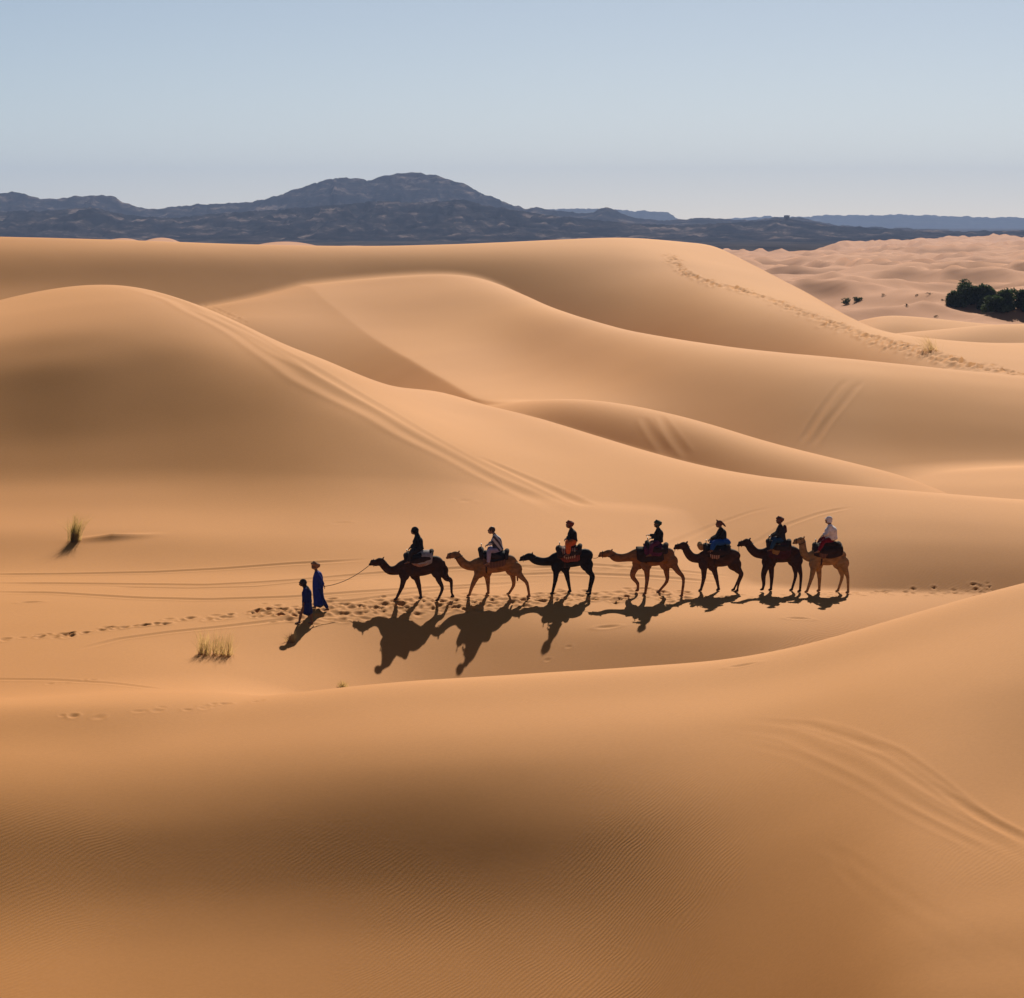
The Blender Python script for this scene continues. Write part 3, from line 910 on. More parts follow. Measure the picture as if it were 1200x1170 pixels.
# ------------------------------------------------------------------ camels
CROP = 9.75                      # the side views below are in tenths of a photo pixel, roughly
class Frame2D:
    """side view (u right, v down) of a figure that stands at a given place on the sand"""
    def __init__(self, ox, oy, au, av, ymin=92):
        self.px, self.py = ox + au / CROP, oy + av / CROP
        g = hit(self.px, self.py, ymin)
        self.base = Vector((g.x, g.y, ground_z(g.x, g.y)))
        self.k = g.y / FPX / CROP; self.au, self.av = au, av
        self.dz = (ray(self.px, self.py)[1] * g.y + ZC) - self.base.z
    def __call__(self, u, v, lat=0.0):
        """local coordinates; lat is measured away from the camera"""
        return Vector(((u - self.au) * self.k, lat, (self.av - v) * self.k + self.dz + 0.128 * 0 ))
    def foot(self, u, lat, lift=0.0):
        x = (u - self.au) * self.k
        return Vector((x, lat, ground_z(self.base.x + x, self.base.y + lat) - self.base.z + lift))

def make_camel(idx, ox, oy, anchor, head, trunk, hump, legs, tail, saddle, coatm, label):
    fr = Frame2D(ox, oy, *anchor); k = fr.k
    root = thing('camel', fr.base, label, 'camel', 'camels walking in single file')
    S = Shape()
    # trunk, neck and head in one run
    ch = []
    for i, (u, v, r) in enumerate(head):
        p = fr(u, v); f = 0.72 if i < 3 else 0.70
        ch.append((*p, r * k, r * k * f))
    for i, (u, v, r) in enumerate(trunk):
        p = fr(u, v); f = 0.86 if i == 0 else (0.98 if i < len(trunk) - 2 else 0.9)
        ch.append((*p, r * k, r * k * f))
    S.chain(ch, sub=4, seg=16)
    # brow, jaw and lips
    hu, hv, hr = head[2]; mu, mv, mr = head[0]
    S.ball(fr(hu - 0.15 * hr, hv - 0.35 * hr), (hr * k * 0.8, hr * k * 0.62, hr * k * 0.62))
    S.ball(fr(mu - 0.1 * mr, mv + 0.75 * mr), (mr * k * 0.75, mr * k * 0.6, mr * k * 0.5))
    for sgn in (-1, 1):
        e0 = fr(hu + 0.55 * hr, hv - 0.65 * hr, sgn * hr * k * 0.45); e1 = fr(hu + 0.95 * hr, hv - 1.25 * hr, sgn * hr * k * 0.72)
        S.chain([(*e0, 0.032, 0.028), (*((e0 + e1) / 2), 0.036, 0.022), (*e1, 0.014, 0.012)], sub=2, seg=8)
    # hump
    for (u, v, r) in hump:
        S.ball(fr(u, v), (r * k * 1.15, r * k * 0.72, r * k))
    # legs: (lat, front?, lift, joints from the body down to the foot)
    for (lat, lift, js) in legs:
        n = len(js); front = n == 3
        rad = [0.165, 0.088, 0.052] if n == 3 else ([0.165, 0.11, 0.068, 0.05] if n == 4 else [0.17, 0.125, 0.075, 0.05, 0.045])
        lats = [lat * 0.72] + [lat] * (n - 1)
        P = [fr(u, v, l) for (u, v), l in zip(js, lats)]
        f = fr.foot(js[-1][0], lat, lift)
        dz = f.z + 0.06 - P[-1].z
        for i in range(1, n): P[i] = P[i] + Vector((0, 0, dz * i / (n - 1)))
        nodes = [(*p, r, r * 0.86) for p, r in zip(P, rad)]
        # knobby joint
        S.chain(nodes, sub=4, seg=10)
        jk = 1 if front else n - 2
        S.ball(P[jk], (rad[jk] * 1.08, rad[jk] * 0.95, rad[jk] * 1.25))
        S.chain([(f.x + 0.035, lat, f.z + 0.075, 0.05, 0.055), (f.x - 0.02, lat, f.z + 0.05, 0.05, 0.07), (f.x - 0.10, lat, f.z + 0.034, 0.032, 0.066)], sub=3, seg=10)
        # haunch / shoulder muscle
        a, b = P[0], P[1]
        S.ball(a.lerp(b, 0.12) + Vector((0, -lat * 0.05, 0)), (0.22 if front else 0.25, 0.13, 0.27))
    tl = [fr(u, v) for (u, v) in tail]
    S.chain([(*p, r, r) for p, r in zip(tl, (0.055, 0.038, 0.05, 0.03)[:len(tl)])], sub=3, seg=8)
    part('body', S.mesh('camel_body', coatm, 0.026, 3), root)
    for sgn in (-1, 1):
        E = Shape(); E.ball(fr(hu - 0.45 * hr, hv - 0.28 * hr, sgn * hr * k * 0.58), 0.021)
        part('eye', E.mesh('camel_eye', EYE), root)
    # halter: nose band, cheek strap and neck rope
    Hm = Shape()
    def ring(u, v, r, tilt, wid):
        c = fr(u, v); pts = []
        for a in np.linspace(0, 2 * math.pi, 17):
            d = Vector((math.cos(tilt) * math.cos(a) * r * k, math.sin(a) * r * k * 0.8, math.sin(tilt) * math.cos(a) * r * k))
            pts.append((*(c + d), wid, wid))
        Hm.chain(pts, sub=1, seg=6, side=(0.3, 0.2, 1))
    m1 = head[1]
    ring((mu * 0.45 + m1[0] * 0.55), (mv * 0.45 + m1[1] * 0.55), max(mr, m1[2]) * 1.12, math.pi / 2, 0.012)
    ring(head[3][0] * 0.5 + hu * 0.5, head[3][1] * 0.5 + hv * 0.5, max(hr, head[3][2]) * 1.1, 0.4, 0.012)
    part('halter', Hm.mesh('halter', LEATHER), root)

    # saddle: two rolls joined by side pads, blankets under it
    su0, sv0, sr0 = saddle['front']; su1, sv1, sr1 = saddle['rear']
    low = saddle.get('low', 90)
    SS = Shape()
    def roll(u, v, r, lean):
        pts = []
        for a in np.linspace(-1, 1, 9):
            y = 0.33 * math.sin(a * math.pi / 2) ** 1 ; d = abs(a) ** 1.7 * low
            p = fr(u + lean * abs(a), v + d, y); rr = r * k * (1 - 0.25 * abs(a))
            pts.append((*p, rr, rr))
        SS.chain(pts, sub=2, seg=10, side=(1, 0, 0))
    roll(su0, sv0, sr0, 12); roll(su1, sv1, sr1, -8)
    for sgn in (-1, 1):
        a = fr(su0 + 10, sv0 + low * 0.75, sgn * 0.31); b = fr(su1 - 10, sv1 + low * 0.75, sgn * 0.31)
        SS.chain([(*a, 0.11, 0.085), (*((a + b) / 2 + Vector((0, sgn * 0.03, 0))), 0.13, 0.10), (*b, 0.11, 0.085)], sub=3, seg=10)
    seat_u, seat_v = saddle['seat']
    SS.ball(fr(seat_u, seat_v + 45), (abs(su1 - su0) * k * 0.5, 0.26, 48 * k))
    sad = part('saddle', SS.mesh('saddle', saddle['mat'], 0.03, 2), root)

    def blanket(name, u0, u1, v_top, v_low, half, material, parent, sag=0.0, label=None, nearer=0.0):
        V = []; F = []; nx, ny = 10, 22
        for i in range(nx + 1):
            s = i / nx; u = u0 + (u1 - u0) * s
            for j in range(ny + 1):
                t = -1 + 2 * j / ny; a = abs(t)
                y = math.copysign((half + nearer) * min(1.0, math.sin(min(1, a * 1.55) * math.pi / 2)), t)
                y += math.copysign(0.02 * math.sin(s * 19 + 3 * t) * max(0, a - 0.55) * 2, t)
                vl = v_low - 26 * abs(2 * s - 1) ** 5 - 6 * math.sin(s * 9 + idx)
                v = v_top + (vl - v_top) * (0.55 * a ** 2 + 0.45 * a ** 1.2) + sag * math.sin(math.pi * s) * a
                p = fr(u + 4 * math.sin(t * 7 + idx), v, y)
                V.append(p)
        for i in range(nx):
            for j in range(ny):
                q = i * (ny + 1) + j; F.append((q, q + 1, q + ny + 2, q + ny + 1))
        bm = bmesh.new(); vs = [bm.verts.new(v) for v in V]
        for f in F: bm.faces.new([vs[i] for i in f])
        bmesh.ops.recalc_face_normals(bm, faces=bm.faces)
        bmesh.ops.solidify(bm, geom=bm.faces[:], thickness=0.022)
        me = bpy.data.meshes.new(name); bm.to_mesh(me); bm.free()
        me.polygons.foreach_set('use_smooth', [True] * len(me.polygons)); me.materials.append(material)
        return part(name, me, parent, label)
    for (nm, u0, u1, vt, vl, half, m_, lb) in saddle.get('blankets', []):
        blanket(nm, u0, u1, vt, vl, half, m_, sad, 8.0, lb)
    # iron handle in front of the rider
    Hd = Shape(); c = fr(su0 + 6, sv0 - sr0 * 0.2); t_ = fr(su0 + 6, sv0 - sr0 - 26)
    Hd.chain([(*c, 0.014, 0.014), (*((c + t_) / 2), 0.014, 0.014), (*t_, 0.014, 0.014)], sub=1, seg=8)
    Hd.chain([(t_.x, -0.16, t_.z, 0.016, 0.016), (t_.x, 0, t_.z + 0.01, 0.016, 0.016), (t_.x, 0.16, t_.z, 0.016, 0.016)], sub=1, seg=8, side=(1, 0, 0))
    part('handle', Hd.mesh('handle', METAL), sad)
    for (u, v, ru, rv, m_) in saddle.get('bundles', []):
        for sgn in (-1, 1):
            Bd = Shape(); c = fr(u, v, sgn * 0.24)
            Bd.ball(c, (ru * k, 0.13, rv * k)); Bd.ball(c + Vector((0.03, 0, -rv * k * 0.5)), (ru * k * 0.85, 0.12, rv * k * 0.6))
            part('bundle', Bd.mesh('bundle', m_, 0.025, 2), root)
    # girth strap
    G = Shape(); bu, bv, br = trunk[1]
    pts = []
    for a in np.linspace(-math.pi * 0.98, 0, 15):
        p = fr(bu, bv); pts.append((p.x, math.cos(a) * (br * k * 1.03), p.z + math.sin(a) * (br * k * 1.03), 0.03, 0.008))
    G.chain(pts, sub=1, seg=6, side=(0, 0.2, 1))
    part('girth_strap', G.mesh('girth_strap', LEATHER), root)
    return root, fr

COATS = [coat('coat_dark_brown', (0.05, 0.024, 0.013)), coat('coat_tawny', (0.27, 0.135, 0.052)), coat('coat_black', (0.014, 0.011, 0.010)),
         coat('coat_red_brown', (0.23, 0.105, 0.04)), coat('coat_umber', (0.065, 0.031, 0.016)), coat('coat_chocolate', (0.045, 0.021, 0.012)),
         coat('coat_sandy', (0.33, 0.20, 0.09))]
GREY_BLANKET = cloth('grey_blanket', (0.34, 0.30, 0.30)); ROSE_BLANKET = cloth('rose_blanket', (0.42, 0.20, 0.12))
BROWN_RUG = striped('brown_rug', (0.20, 0.09, 0.05), (0.06, 0.03, 0.022), 5.5, 'X'); CREAM_RUG = striped('cream_rug', (0.36, 0.25, 0.19), (0.14, 0.05, 0.04), 4.0, 'X')
RED_RUG = striped('red_rug', (0.22, 0.045, 0.025), (0.10, 0.03, 0.02), 5.0, 'X'); PURPLE_RUG = cloth('purple_rug', (0.10, 0.022, 0.06))
TAN_SACK = cloth('tan_sack', (0.30, 0.17, 0.06)); BLACK_PAD = cloth('black_pad', (0.035, 0.021, 0.016)); MAROON_PAD = cloth('maroon_pad', (0.06, 0.016, 0.016))

N_, F_ = -0.19, 0.19     # near and far side of the animal
camel_specs = [
 dict(ox=420, oy=600, anchor=(690, 1014),
      head=[(140, 570, 33), (200, 577, 40), (252, 560, 44), (296, 612, 48), (352, 662, 50), (430, 662, 58)],
      trunk=[(525, 628, 88), (620, 630, 98), (720, 628, 102), (820, 605, 98), (895, 590, 95), (960, 615, 50)],
      hump=[(700, 540, 100), (700, 485, 62)],
      legs=[(N_, 0, [(530, 680), (500, 860), (432, 1030)]), (F_, 0, [(640, 680), (690, 860), (715, 1010)]),
            (N_, 0, [(905, 660), (920, 765), (962, 872), (912, 1005)]), (F_, 0.10, [(950, 660), (1010, 765), (1060, 795), (1066, 930), (1085, 985)])],
      tail=[(975, 560), (1002, 640), (1006, 730)],
      saddle=dict(front=(548, 490, 38), rear=(838, 440, 30), seat=(690, 440), low=95, mat=BLACK_PAD,
                  blankets=[('blanket', 610, 850, 425, 590, 0.385, GREY_BLANKET, 'grey folded blanket with a rose coloured edge'), ('blanket_edge', 612, 800, 550, 596, 0.395, ROSE_BLANKET, None), ('saddle_cover', 560, 725, 440, 535, 0.40, BLACK, None)])),
 dict(ox=510, oy=600, anchor=(690, 968),
      head=[(140, 497, 31), (190, 492, 36), (242, 482, 39), (284, 540, 48), (332, 590, 54), (402, 612, 56)],
      trunk=[(490, 598, 82), (585, 600, 94), (685, 595, 99), (785, 582, 95), (860, 572, 90), (915, 585, 52)],
      hump=[(690, 520, 95), (690, 462, 62)],
      legs=[(N_, 0, [(515, 650), (432, 830), (388, 975)]), (F_, 0, [(585, 660), (600, 830), (606, 985)]),
            (F_, 0, [(870, 640), (890, 750), (897, 858), (845, 960)]), (N_, 0, [(915, 635), (985, 725), (1050, 795), (1078, 935)])],
      tail=[(930, 560), (945, 640), (942, 720), (942, 790)],
      saddle=dict(front=(520, 424, 38), rear=(822, 436, 30), seat=(690, 430), low=90, mat=BLACK_PAD,
                  blankets=[('blanket', 545, 800, 455, 612, 0.38, BROWN_RUG, 'brown striped rug'), ('saddle_cover', 560, 800, 430, 540, 0.405, BLACK, None)])),
 dict(ox=600, oy=595, anchor=(690, 980),
      head=[(92, 580, 25), (150, 568, 36), (200, 553, 42), (262, 594, 49), (342, 613, 48), (424, 608, 54)],
      trunk=[(505, 590, 86), (600, 592, 90), (700, 582, 94), (795, 562, 94), (855, 552, 86), (890, 585, 48)],
      hump=[(680, 510, 90), (680, 455, 60)],
      legs=[(N_, 0, [(510, 645), (492, 820), (458, 978)]), (F_, 0, [(600, 650), (636, 820), (666, 975)]),
            (N_, 0, [(850, 630), (888, 725), (928, 780), (905, 890), (892, 970)]), (F_, 0, [(845, 630), (876, 730), (908, 785), (890, 890), (878, 968)])],
      tail=[(895, 580), (908, 650), (906, 730)],
      saddle=dict(front=(535, 462, 44), rear=(778, 426, 28), seat=(670, 420), low=95, mat=BLACK_PAD,
                  blankets=[('blanket', 572, 722, 430, 560, 0.40, CREAM_RUG, 'pale rug with dark stripes'), ('saddle_cover', 545, 770, 430, 598, 0.37, RED_RUG, None)])),
 dict(ox=690, oy=590, anchor=(800, 1035),
      head=[(118, 577, 28), (178, 577, 38), (230, 562, 40), (300, 610, 52), (372, 618, 48), (452, 608, 54)],
      trunk=[(558, 588, 86), (650, 602, 102), (750, 605, 108), (850, 590, 98), (912, 575, 76), (945, 600, 44)],
      hump=[(750, 520, 95), (755, 470, 60)],
      legs=[(F_, 0.03, [(575, 660), (498, 830), (558, 935), (560, 1020)]), (N_, 0, [(650, 670), (662, 860), (640, 1050)]),
            (F_, 0, [(875, 670), (892, 790), (895, 890), (805, 1005)]), (N_, 0, [(935, 640), (1015, 765), (1078, 850), (1062, 1045)])],
      tail=[(955, 560), (985, 620), (992, 690)],
      saddle=dict(front=(662, 440, 30), rear=(880, 465, 32), seat=(785, 455), low=90, mat=BLACK_PAD,
                  blankets=[('blanket', 625, 830, 450, 580, 0.40, PURPLE_RUG, 'plum coloured rug'), ('saddle_cover', 540, 850, 485, 650, 0.372, BLACK_PAD, None)])),
 dict(ox=780, oy=590, anchor=(620, 1008),
      head=[(102, 490, 28), (160, 486, 36), (210, 472, 41), (238, 540, 47), (292, 608, 53), (372, 625, 56)],
      trunk=[(450, 610, 82), (550, 622, 95), (645, 625, 96), (730, 602, 96), (795, 602, 70), (822, 630, 40)],
      hump=[(640, 530, 95), (640, 480, 62)],
      legs=[(N_, 0, [(430, 660), (430, 850), (398, 1005)]), (F_, 0, [(530, 680), (580, 850), (612, 1000)]),
            (F_, 0, [(770, 680), (825, 770), (862, 818), (818, 930), (785, 1002)]), (N_, 0, [(785, 680), (838, 775), (866, 825), (832, 935), (815, 1030)])],
      tail=[(815, 580), (838, 640), (840, 700)],
      saddle=dict(front=(452, 482, 42), rear=(708, 475, 30), bundles=[(390, 478, 32, 44, TAN_SACK)], seat=(620, 445), low=95, mat=BLACK_PAD,
                  blankets=[('blanket', 500, 612, 470, 610, 0.40, CREAM_RUG, 'rug with a pale and russet pattern'), ('saddle_cover', 450, 690, 450, 590, 0.375, BLACK, None)])),
 dict(ox=850, oy=590, anchor=(640, 1008),
      head=[(145, 456, 28), (200, 450, 35), (246, 434, 41), (282, 500, 50), (342, 558, 54), (412, 572, 60)],
      trunk=[(492, 572, 86), (580, 580, 92), (670, 576, 95), (755, 562, 90), (806, 565, 62), (830, 590, 36)],
      hump=[(640, 490, 90), (640, 440, 60)],
      legs=[(N_, 0.05, [(485, 640), (430, 800), (432, 920), (420, 985)]), (F_, 0, [(515, 650), (532, 850), (525, 1015)]),
            (F_, 0, [(775, 630), (800, 755), (806, 850), (766, 1005)]), (N_, 0, [(805, 630), (840, 755), (858, 845), (848, 1020)])],
      tail=[(828, 560), (846, 640), (842, 720)],
      saddle=dict(front=(488, 425, 36), rear=(722, 425, 32), seat=(620, 410), low=95, mat=BLACK_PAD,
                  blankets=[('blanket', 522, 612, 430, 560, 0.40, TAN_SACK, 'square tan rug'), ('saddle_cover', 480, 740, 415, 610, 0.372, MAROON_PAD, None)])),
 dict(ox=900, oy=590, anchor=(690, 1022),
      head=[(290, 428, 27), (332, 424, 32), (378, 412, 37), (388, 480, 42), (402, 562, 48), (452, 606, 54)],
      trunk=[(522, 600, 80), (600, 610, 90), (690, 612, 93), (778, 592, 90), (836, 592, 64), (862, 618, 38)],
      hump=[(690, 510, 90), (690, 460, 60)],
      legs=[(N_, 0, [(525, 660), (490, 840), (438, 1015)]), (F_, 0, [(565, 670), (590, 850), (590, 1030)]),
            (F_, 0, [(800, 660), (842, 790), (850, 865), (806, 1012)]), (N_, 0, [(845, 660), (885, 785), (905, 855), (910, 1022)])],
      tail=[(865, 590), (886, 660), (884, 750)],
      saddle=dict(front=(532, 470, 38), rear=(800, 455, 34), seat=(690, 420), low=95, mat=BLACK_PAD,
                  blankets=[('blanket', 572, 665, 480, 600, 0.40, BROWN_RUG, 'brown patterned rug'), ('saddle_cover', 510, 840, 450, 600, 0.375, BLACK_PAD, None)])),
]
camel_labels = [
    'very dark brown camel with grey folded blanket, leading the file behind the two walkers',
    'tawny camel with brown rug and black saddle rolls, following the leading dark camel',
    'black camel with its neck stretched forward carrying the rider in orange trousers',
    'red-brown camel with long low neck and one foreleg bent, carrying the plum rug',
    'umber camel with raised head carrying the rider in bright blue trousers',
    'chocolate brown camel with a square tan rug, just ahead of the sandy camel',
    'sandy pale-legged camel at the tail of the file, carrying the rider in white',
]
CAMELS = []
for i, sp in enumerate(camel_specs):
    CAMELS.append(make_camel(i, coatm=COATS[i], label=camel_labels[i], **sp))
# ------------------------------------------------------------------ people
def fingers(E, hand, direction, sgn, curl=0.6):
    """palm root -> four unequal bent fingers and a thumb"""
    d = Vector(direction).normalized(); side = Vector((0, 1, 0)); dn = d.cross(side).normalized()
    if dn.z > 0: dn = -dn
    for j, ln in enumerate((0.068, 0.078, 0.073, 0.056)):
        o = hand + side * ((j - 1.5) * 0.021) + d * 0.035
        a = o + d * ln * 0.5 + dn * 0.006; b = a + (d * (1 - curl) + dn * curl).normalized() * ln * 0.3; c = b + (d * 0.2 + dn).normalized() * ln * 0.25
        E.chain([(*o, 0.010, 0.010), (*a, 0.0095, 0.0095), (*b, 0.009, 0.009), (*c, 0.007, 0.007)], sub=1, seg=6)
    o = hand - side * sgn * 0.035
    E.chain([(*o, 0.012, 0.012), (*(o - side * sgn * 0.022 + d * 0.03), 0.011, 0.011), (*(o - side * sgn * 0.024 + d * 0.055 + dn * 0.01), 0.008, 0.008)], sub=1, seg=6)

def head_shape(S, hc, r, nod=0.0):
    """head with nose, brow, chin and ears; looks along -x"""
    c, s = math.cos(nod), math.sin(nod)
    def q(x, y, z): return hc + Vector((x * c + z * s, y, -x * s * -1 * -1 + z * c)) if False else hc + Vector((x * c + z * s, y, z * c - x * s))
    S.ball(q(0.01, 0, 0.02), (r * 1.0, r * 0.80, r * 1.02))
    S.ball(q(-0.03, 0, -0.05), (r * 0.66, r * 0.58, r * 0.78))
    S.chain([(*q(-r * 0.88, 0, 0.012), 0.012, 0.011), (*q(-r * 1.02, 0, -0.012), 0.015, 0.013), (*q(-r * 1.10, 0, -0.03), 0.015, 0.018), (*q(-r * 0.9, 0, -0.04), 0.012, 0.012)], sub=2, seg=8)
    S.ball(q(-r * 0.80, 0, -0.098), (0.022, 0.024, 0.018))
    S.ball(q(-r * 0.86, 0, -0.066), (0.016, 0.026, 0.010))
    for g in (-1, 1):
        S.ball(q(0.012, g * r * 0.82, -0.012), (0.018, 0.012, 0.032))
    return q

def make_person(name, fr, base_uv, J, cloths, label, category='person', group=None, skin=SKIN, seated=True, headgear=None, hair=None, lat0=0.0, nod=0.15, extra=None):
    """J: side-view joints head, neck, chest, pelvis, hand, knee, foot (and far ones)"""
    k = fr.k
    b0 = fr(*base_uv) + Vector((0, lat0, 0))
    root = thing(name, fr.base + b0, label, category, group)
    def L(u, v, lat=0.0): return fr(u, v, lat + lat0) - b0
    head = L(*J['head'][:2]); r = max(0.112, min(0.124, J['head'][2] * k))
    neck = L(*J['neck']); chest = L(*J['chest']); pel = L(*J['pelvis'])
    B = Shape(); Sh = Shape(); Tr = Shape(); X = Shape()
    q = head_shape(B, head, r, nod)
    B.chain([(*(head + Vector((0.02, 0, -0.06))), 0.055, 0.055), (*(neck * 0.5 + head * 0.5 + Vector((0.01, 0, -0.02))), 0.052, 0.055), (*neck, 0.062, 0.07), (*(chest * 0.3 + neck * 0.7), 0.085, 0.13), (*chest, 0.115, 0.165), (*(chest * 0.4 + pel * 0.6), 0.105, 0.145), (*pel, 0.12, 0.165)], sub=3, seg=14)
    puff = J.get('puff', 0.0) + 0.042
    Sh.chain([(*(neck * 0.92 + chest * 0.08), 0.072, 0.085), (*(chest * 0.35 + neck * 0.65), 0.10, 0.165), (*chest, 0.14 + puff, 0.20 + puff), (*(chest * 0.4 + pel * 0.6), 0.132 + puff, 0.185 + puff), (*(pel + Vector((0, 0, -0.02))), 0.15 + puff, 0.205 + puff)], sub=3, seg=14)
    sh_c = chest * 0.30 + neck * 0.70
    for sgn, hk in ((-1, 'hand'), (1, 'hand_far')):
        hu, hv = J.get(hk, J['hand'])
        sh = sh_c + Vector((0.01, sgn * 0.185, -0.01)); hn = L(hu, hv, sgn * J.get('hand_lat', 0.13))
        el = (sh + hn) / 2 + Vector((J.get('elbow', (0.07, -0.06))[0], sgn * 0.06, J.get('elbow', (0.07, -0.06))[1]))
        wr = hn + (el - hn).normalized() * 0.07
        B.chain([(*sh, 0.058, 0.058), (*((sh + el) / 2), 0.048, 0.048), (*el, 0.041, 0.041), (*((el + wr) / 2), 0.038, 0.038), (*wr, 0.028, 0.03), (*hn, 0.026, 0.043), (*(hn + (hn - wr).normalized() * 0.035), 0.018, 0.04)], sub=2, seg=10)
        slv = J.get('sleeve', 1.0)
        e2 = el.lerp(wr, slv)
        Sh.chain([(*(sh - Vector((0, sgn * 0.05, 0))), 0.085, 0.085), (*sh, 0.082, 0.08), (*((sh + el) / 2), 0.08, 0.08), (*el, 0.074, 0.074), (*((el + e2) / 2), 0.066, 0.066), (*e2, 0.058, 0.058)], sub=2, seg=10)
        fingers(X, hn, hn - wr, sgn)
    for sgn, kk, ff in ((-1, 'knee', 'foot'), (1, 'knee_far', 'foot_far')):
        ku, kv = J.get(kk, J['knee']); fu, fv = J.get(ff, J['foot'])
        hip = pel + Vector((0, sgn * 0.10, -0.02))
        kl, fl = (J.get('knee_lat', 0.42), J.get('foot_lat', 0.46)) if seated else (0.10, 0.10)
        kn = L(ku, kv, sgn * kl); an = L(fu, fv, sgn * fl)
        if not seated:
            g = fr.foot(fu, sgn * fl + lat0, 0.0); an = Vector((an.x, an.y, g.z - b0.z + 0.075 + J.get('lift' if sgn < 0 else 'lift_far', 0.0)))
        B.chain([(*hip, 0.10, 0.10), (*((hip + kn) / 2), 0.082, 0.082), (*kn, 0.056, 0.056), (*((kn + an) / 2), 0.055, 0.055), (*an, 0.036, 0.036)], sub=3, seg=10)
        toe = an + Vector((-0.15, 0, -0.05 - (0.03 if seated else 0.0)))
        B.chain([(an.x + 0.045, an.y, an.z - 0.035, 0.034, 0.034), (an.x - 0.03, an.y, an.z - 0.035, 0.036, 0.042), (*toe, 0.02, 0.045)], sub=3, seg=10)
        tl = J.get('leg_cover', 0.95)
        a2 = kn.lerp(an, tl); wd = J.get('leg_width', 1.0)
        Tr.chain([(*(pel + Vector((0, sgn * 0.05, 0.03))), 0.14, 0.14), (*hip, 0.125 * wd, 0.125 * wd), (*((hip + kn) / 2), 0.105 * wd, 0.105 * wd), (*kn, 0.09 * wd, 0.088 * wd), (*((kn + a2) / 2), 0.085 * wd, 0.08 * wd), (*a2, 0.066 * wd, 0.066 * wd)], sub=3, seg=12)
    part('body', B.mesh('person_body', skin, 0.0145, 2, extra=X), root)
    for g in (-1, 1):
        E = Shape(); E.ball(q(-r * 0.84, g * 0.033, 0.018), (0.010, 0.013, 0.010)); part('eye', E.mesh('eye', EYE), root)
    if 'shirt' in cloths: part(cloths['shirt'][0], Sh.mesh('garment_top', cloths['shirt'][1], 0.02, 2), root)
    if 'trousers' in cloths: part(cloths['trousers'][0], Tr.mesh('garment_legs', cloths['trousers'][1], 0.022, 2), root)
    if headgear:
        kind, m_ = headgear
        T = Shape()
        if kind in ('turban', 'wide_turban'):
            w = 1.0 if kind == 'turban' else 1.3
            for j in range(4):      # wound rolls
                pts = []
                tilt = (-0.25, 0.2, -0.05, 0.3)[j]
                for a in np.linspace(0, 2 * math.pi, 15):
                    rr = (1.06, 1.08, 0.92, 0.62)[j] * r
                    pts.append((*q(math.cos(a) * rr * w ** 0.5 + 0.012, math.sin(a) * rr * 0.86, 0.045 + 0.022 * j + math.cos(a + j) * tilt * 0.09), 0.034 * w, 0.034 * w))
                T.chain(pts, sub=1, seg=8, side=(0, 0, 1))
            T.ball(q(0.012, 0, 0.07), (r * 0.95, r * 0.82, r * 0.72))
            if kind == 'wide_turban':
                T.ball(q(-0.085, 0, 0.065), (0.075, 0.07, 0.045)); T.ball(q(0.07, 0.0, 0.085), (0.08, 0.085, 0.06))
            # cloth wound round the neck
            pts = []
            for a in np.linspace(0, 2 * math.pi, 13):
                pts.append((*(head * 0.45 + neck * 0.55 + Vector((math.cos(a) * 0.075, math.sin(a) * 0.08, 0.02 + 0.02 * math.cos(a)))), 0.036, 0.036))
            T.chain(pts, sub=1, seg=8, side=(0, 0, 1))
        elif kind == 'cap':
            T.ball(q(0.012, 0, 0.045), (r * 1.1, r * 0.92, r * 0.95)); T.ball(q(-r * 0.9, 0, 0.055), (0.07, 0.075, 0.014))
            pts = []
            for a in np.linspace(-2.2, 2.2, 9):
                pts.append((*q(math.cos(a) * r * 0.95 + 0.01, math.sin(a) * r * 0.92, -0.03 - 0.02 * abs(a) / 2), 0.016, 0.05))
            T.chain(pts, sub=1, seg=8, side=(0, 0, 1))
        elif kind == 'tied_scarf':
            T.ball(q(0.012, 0, 0.035), (r * 1.12, r * 0.94, r * 0.98))
            T.chain([(*q(r * 0.5, 0, 0.06), 0.06, 0.06), (*q(r * 1.3, 0, 0.03), 0.045, 0.06), (*q(r * 1.95, 0, -0.035), 0.03, 0.05), (*q(r * 2.3, 0, -0.05), 0.012, 0.03)], sub=3, seg=8)
            T.chain([(*q(-r * 0.6, 0.0, 0.10), 0.04, 0.05), (*q(-r * 0.95, 0, 0.14), 0.025, 0.03), (*q(-r * 1.05, 0, 0.165), 0.01, 0.012)], sub=2, seg=8)
        elif kind == 'long_scarf':
            T.ball(q(0.015, 0, 0.03), (r * 1.16, r * 1.0, r * 1.1))
            T.chain([(*q(r * 0.4, 0, 0.06), r * 0.9, r * 0.95), (*q(r * 0.75, 0, -0.08), 0.085, 0.10), (*(chest * 0.25 + neck * 0.75 + Vector((0.06, 0, 0))), 0.085, 0.16), (*(chest + Vector((0.10, 0, 0))), 0.06, 0.17), (*(chest * 0.4 + pel * 0.6 + Vector((0.13, 0, 0))), 0.035, 0.13), (*(pel + Vector((0.13, 0, 0.02))), 0.018, 0.08)], sub=3, seg=12)
        elif kind == 'hair':
            T.ball(q(0.022, 0, 0.03), (r * 1.04, r * 0.90, r * 1.02))
        nm = {'hair': 'hair', 'cap': 'cap', 'tied_scarf': 'head_scarf', 'long_scarf': 'head_scarf'}.get(kind, 'turban')
        part(nm, T.mesh(nm, m_, 0.014, 2), root)
    if extra: extra(root, L, k)
    return root

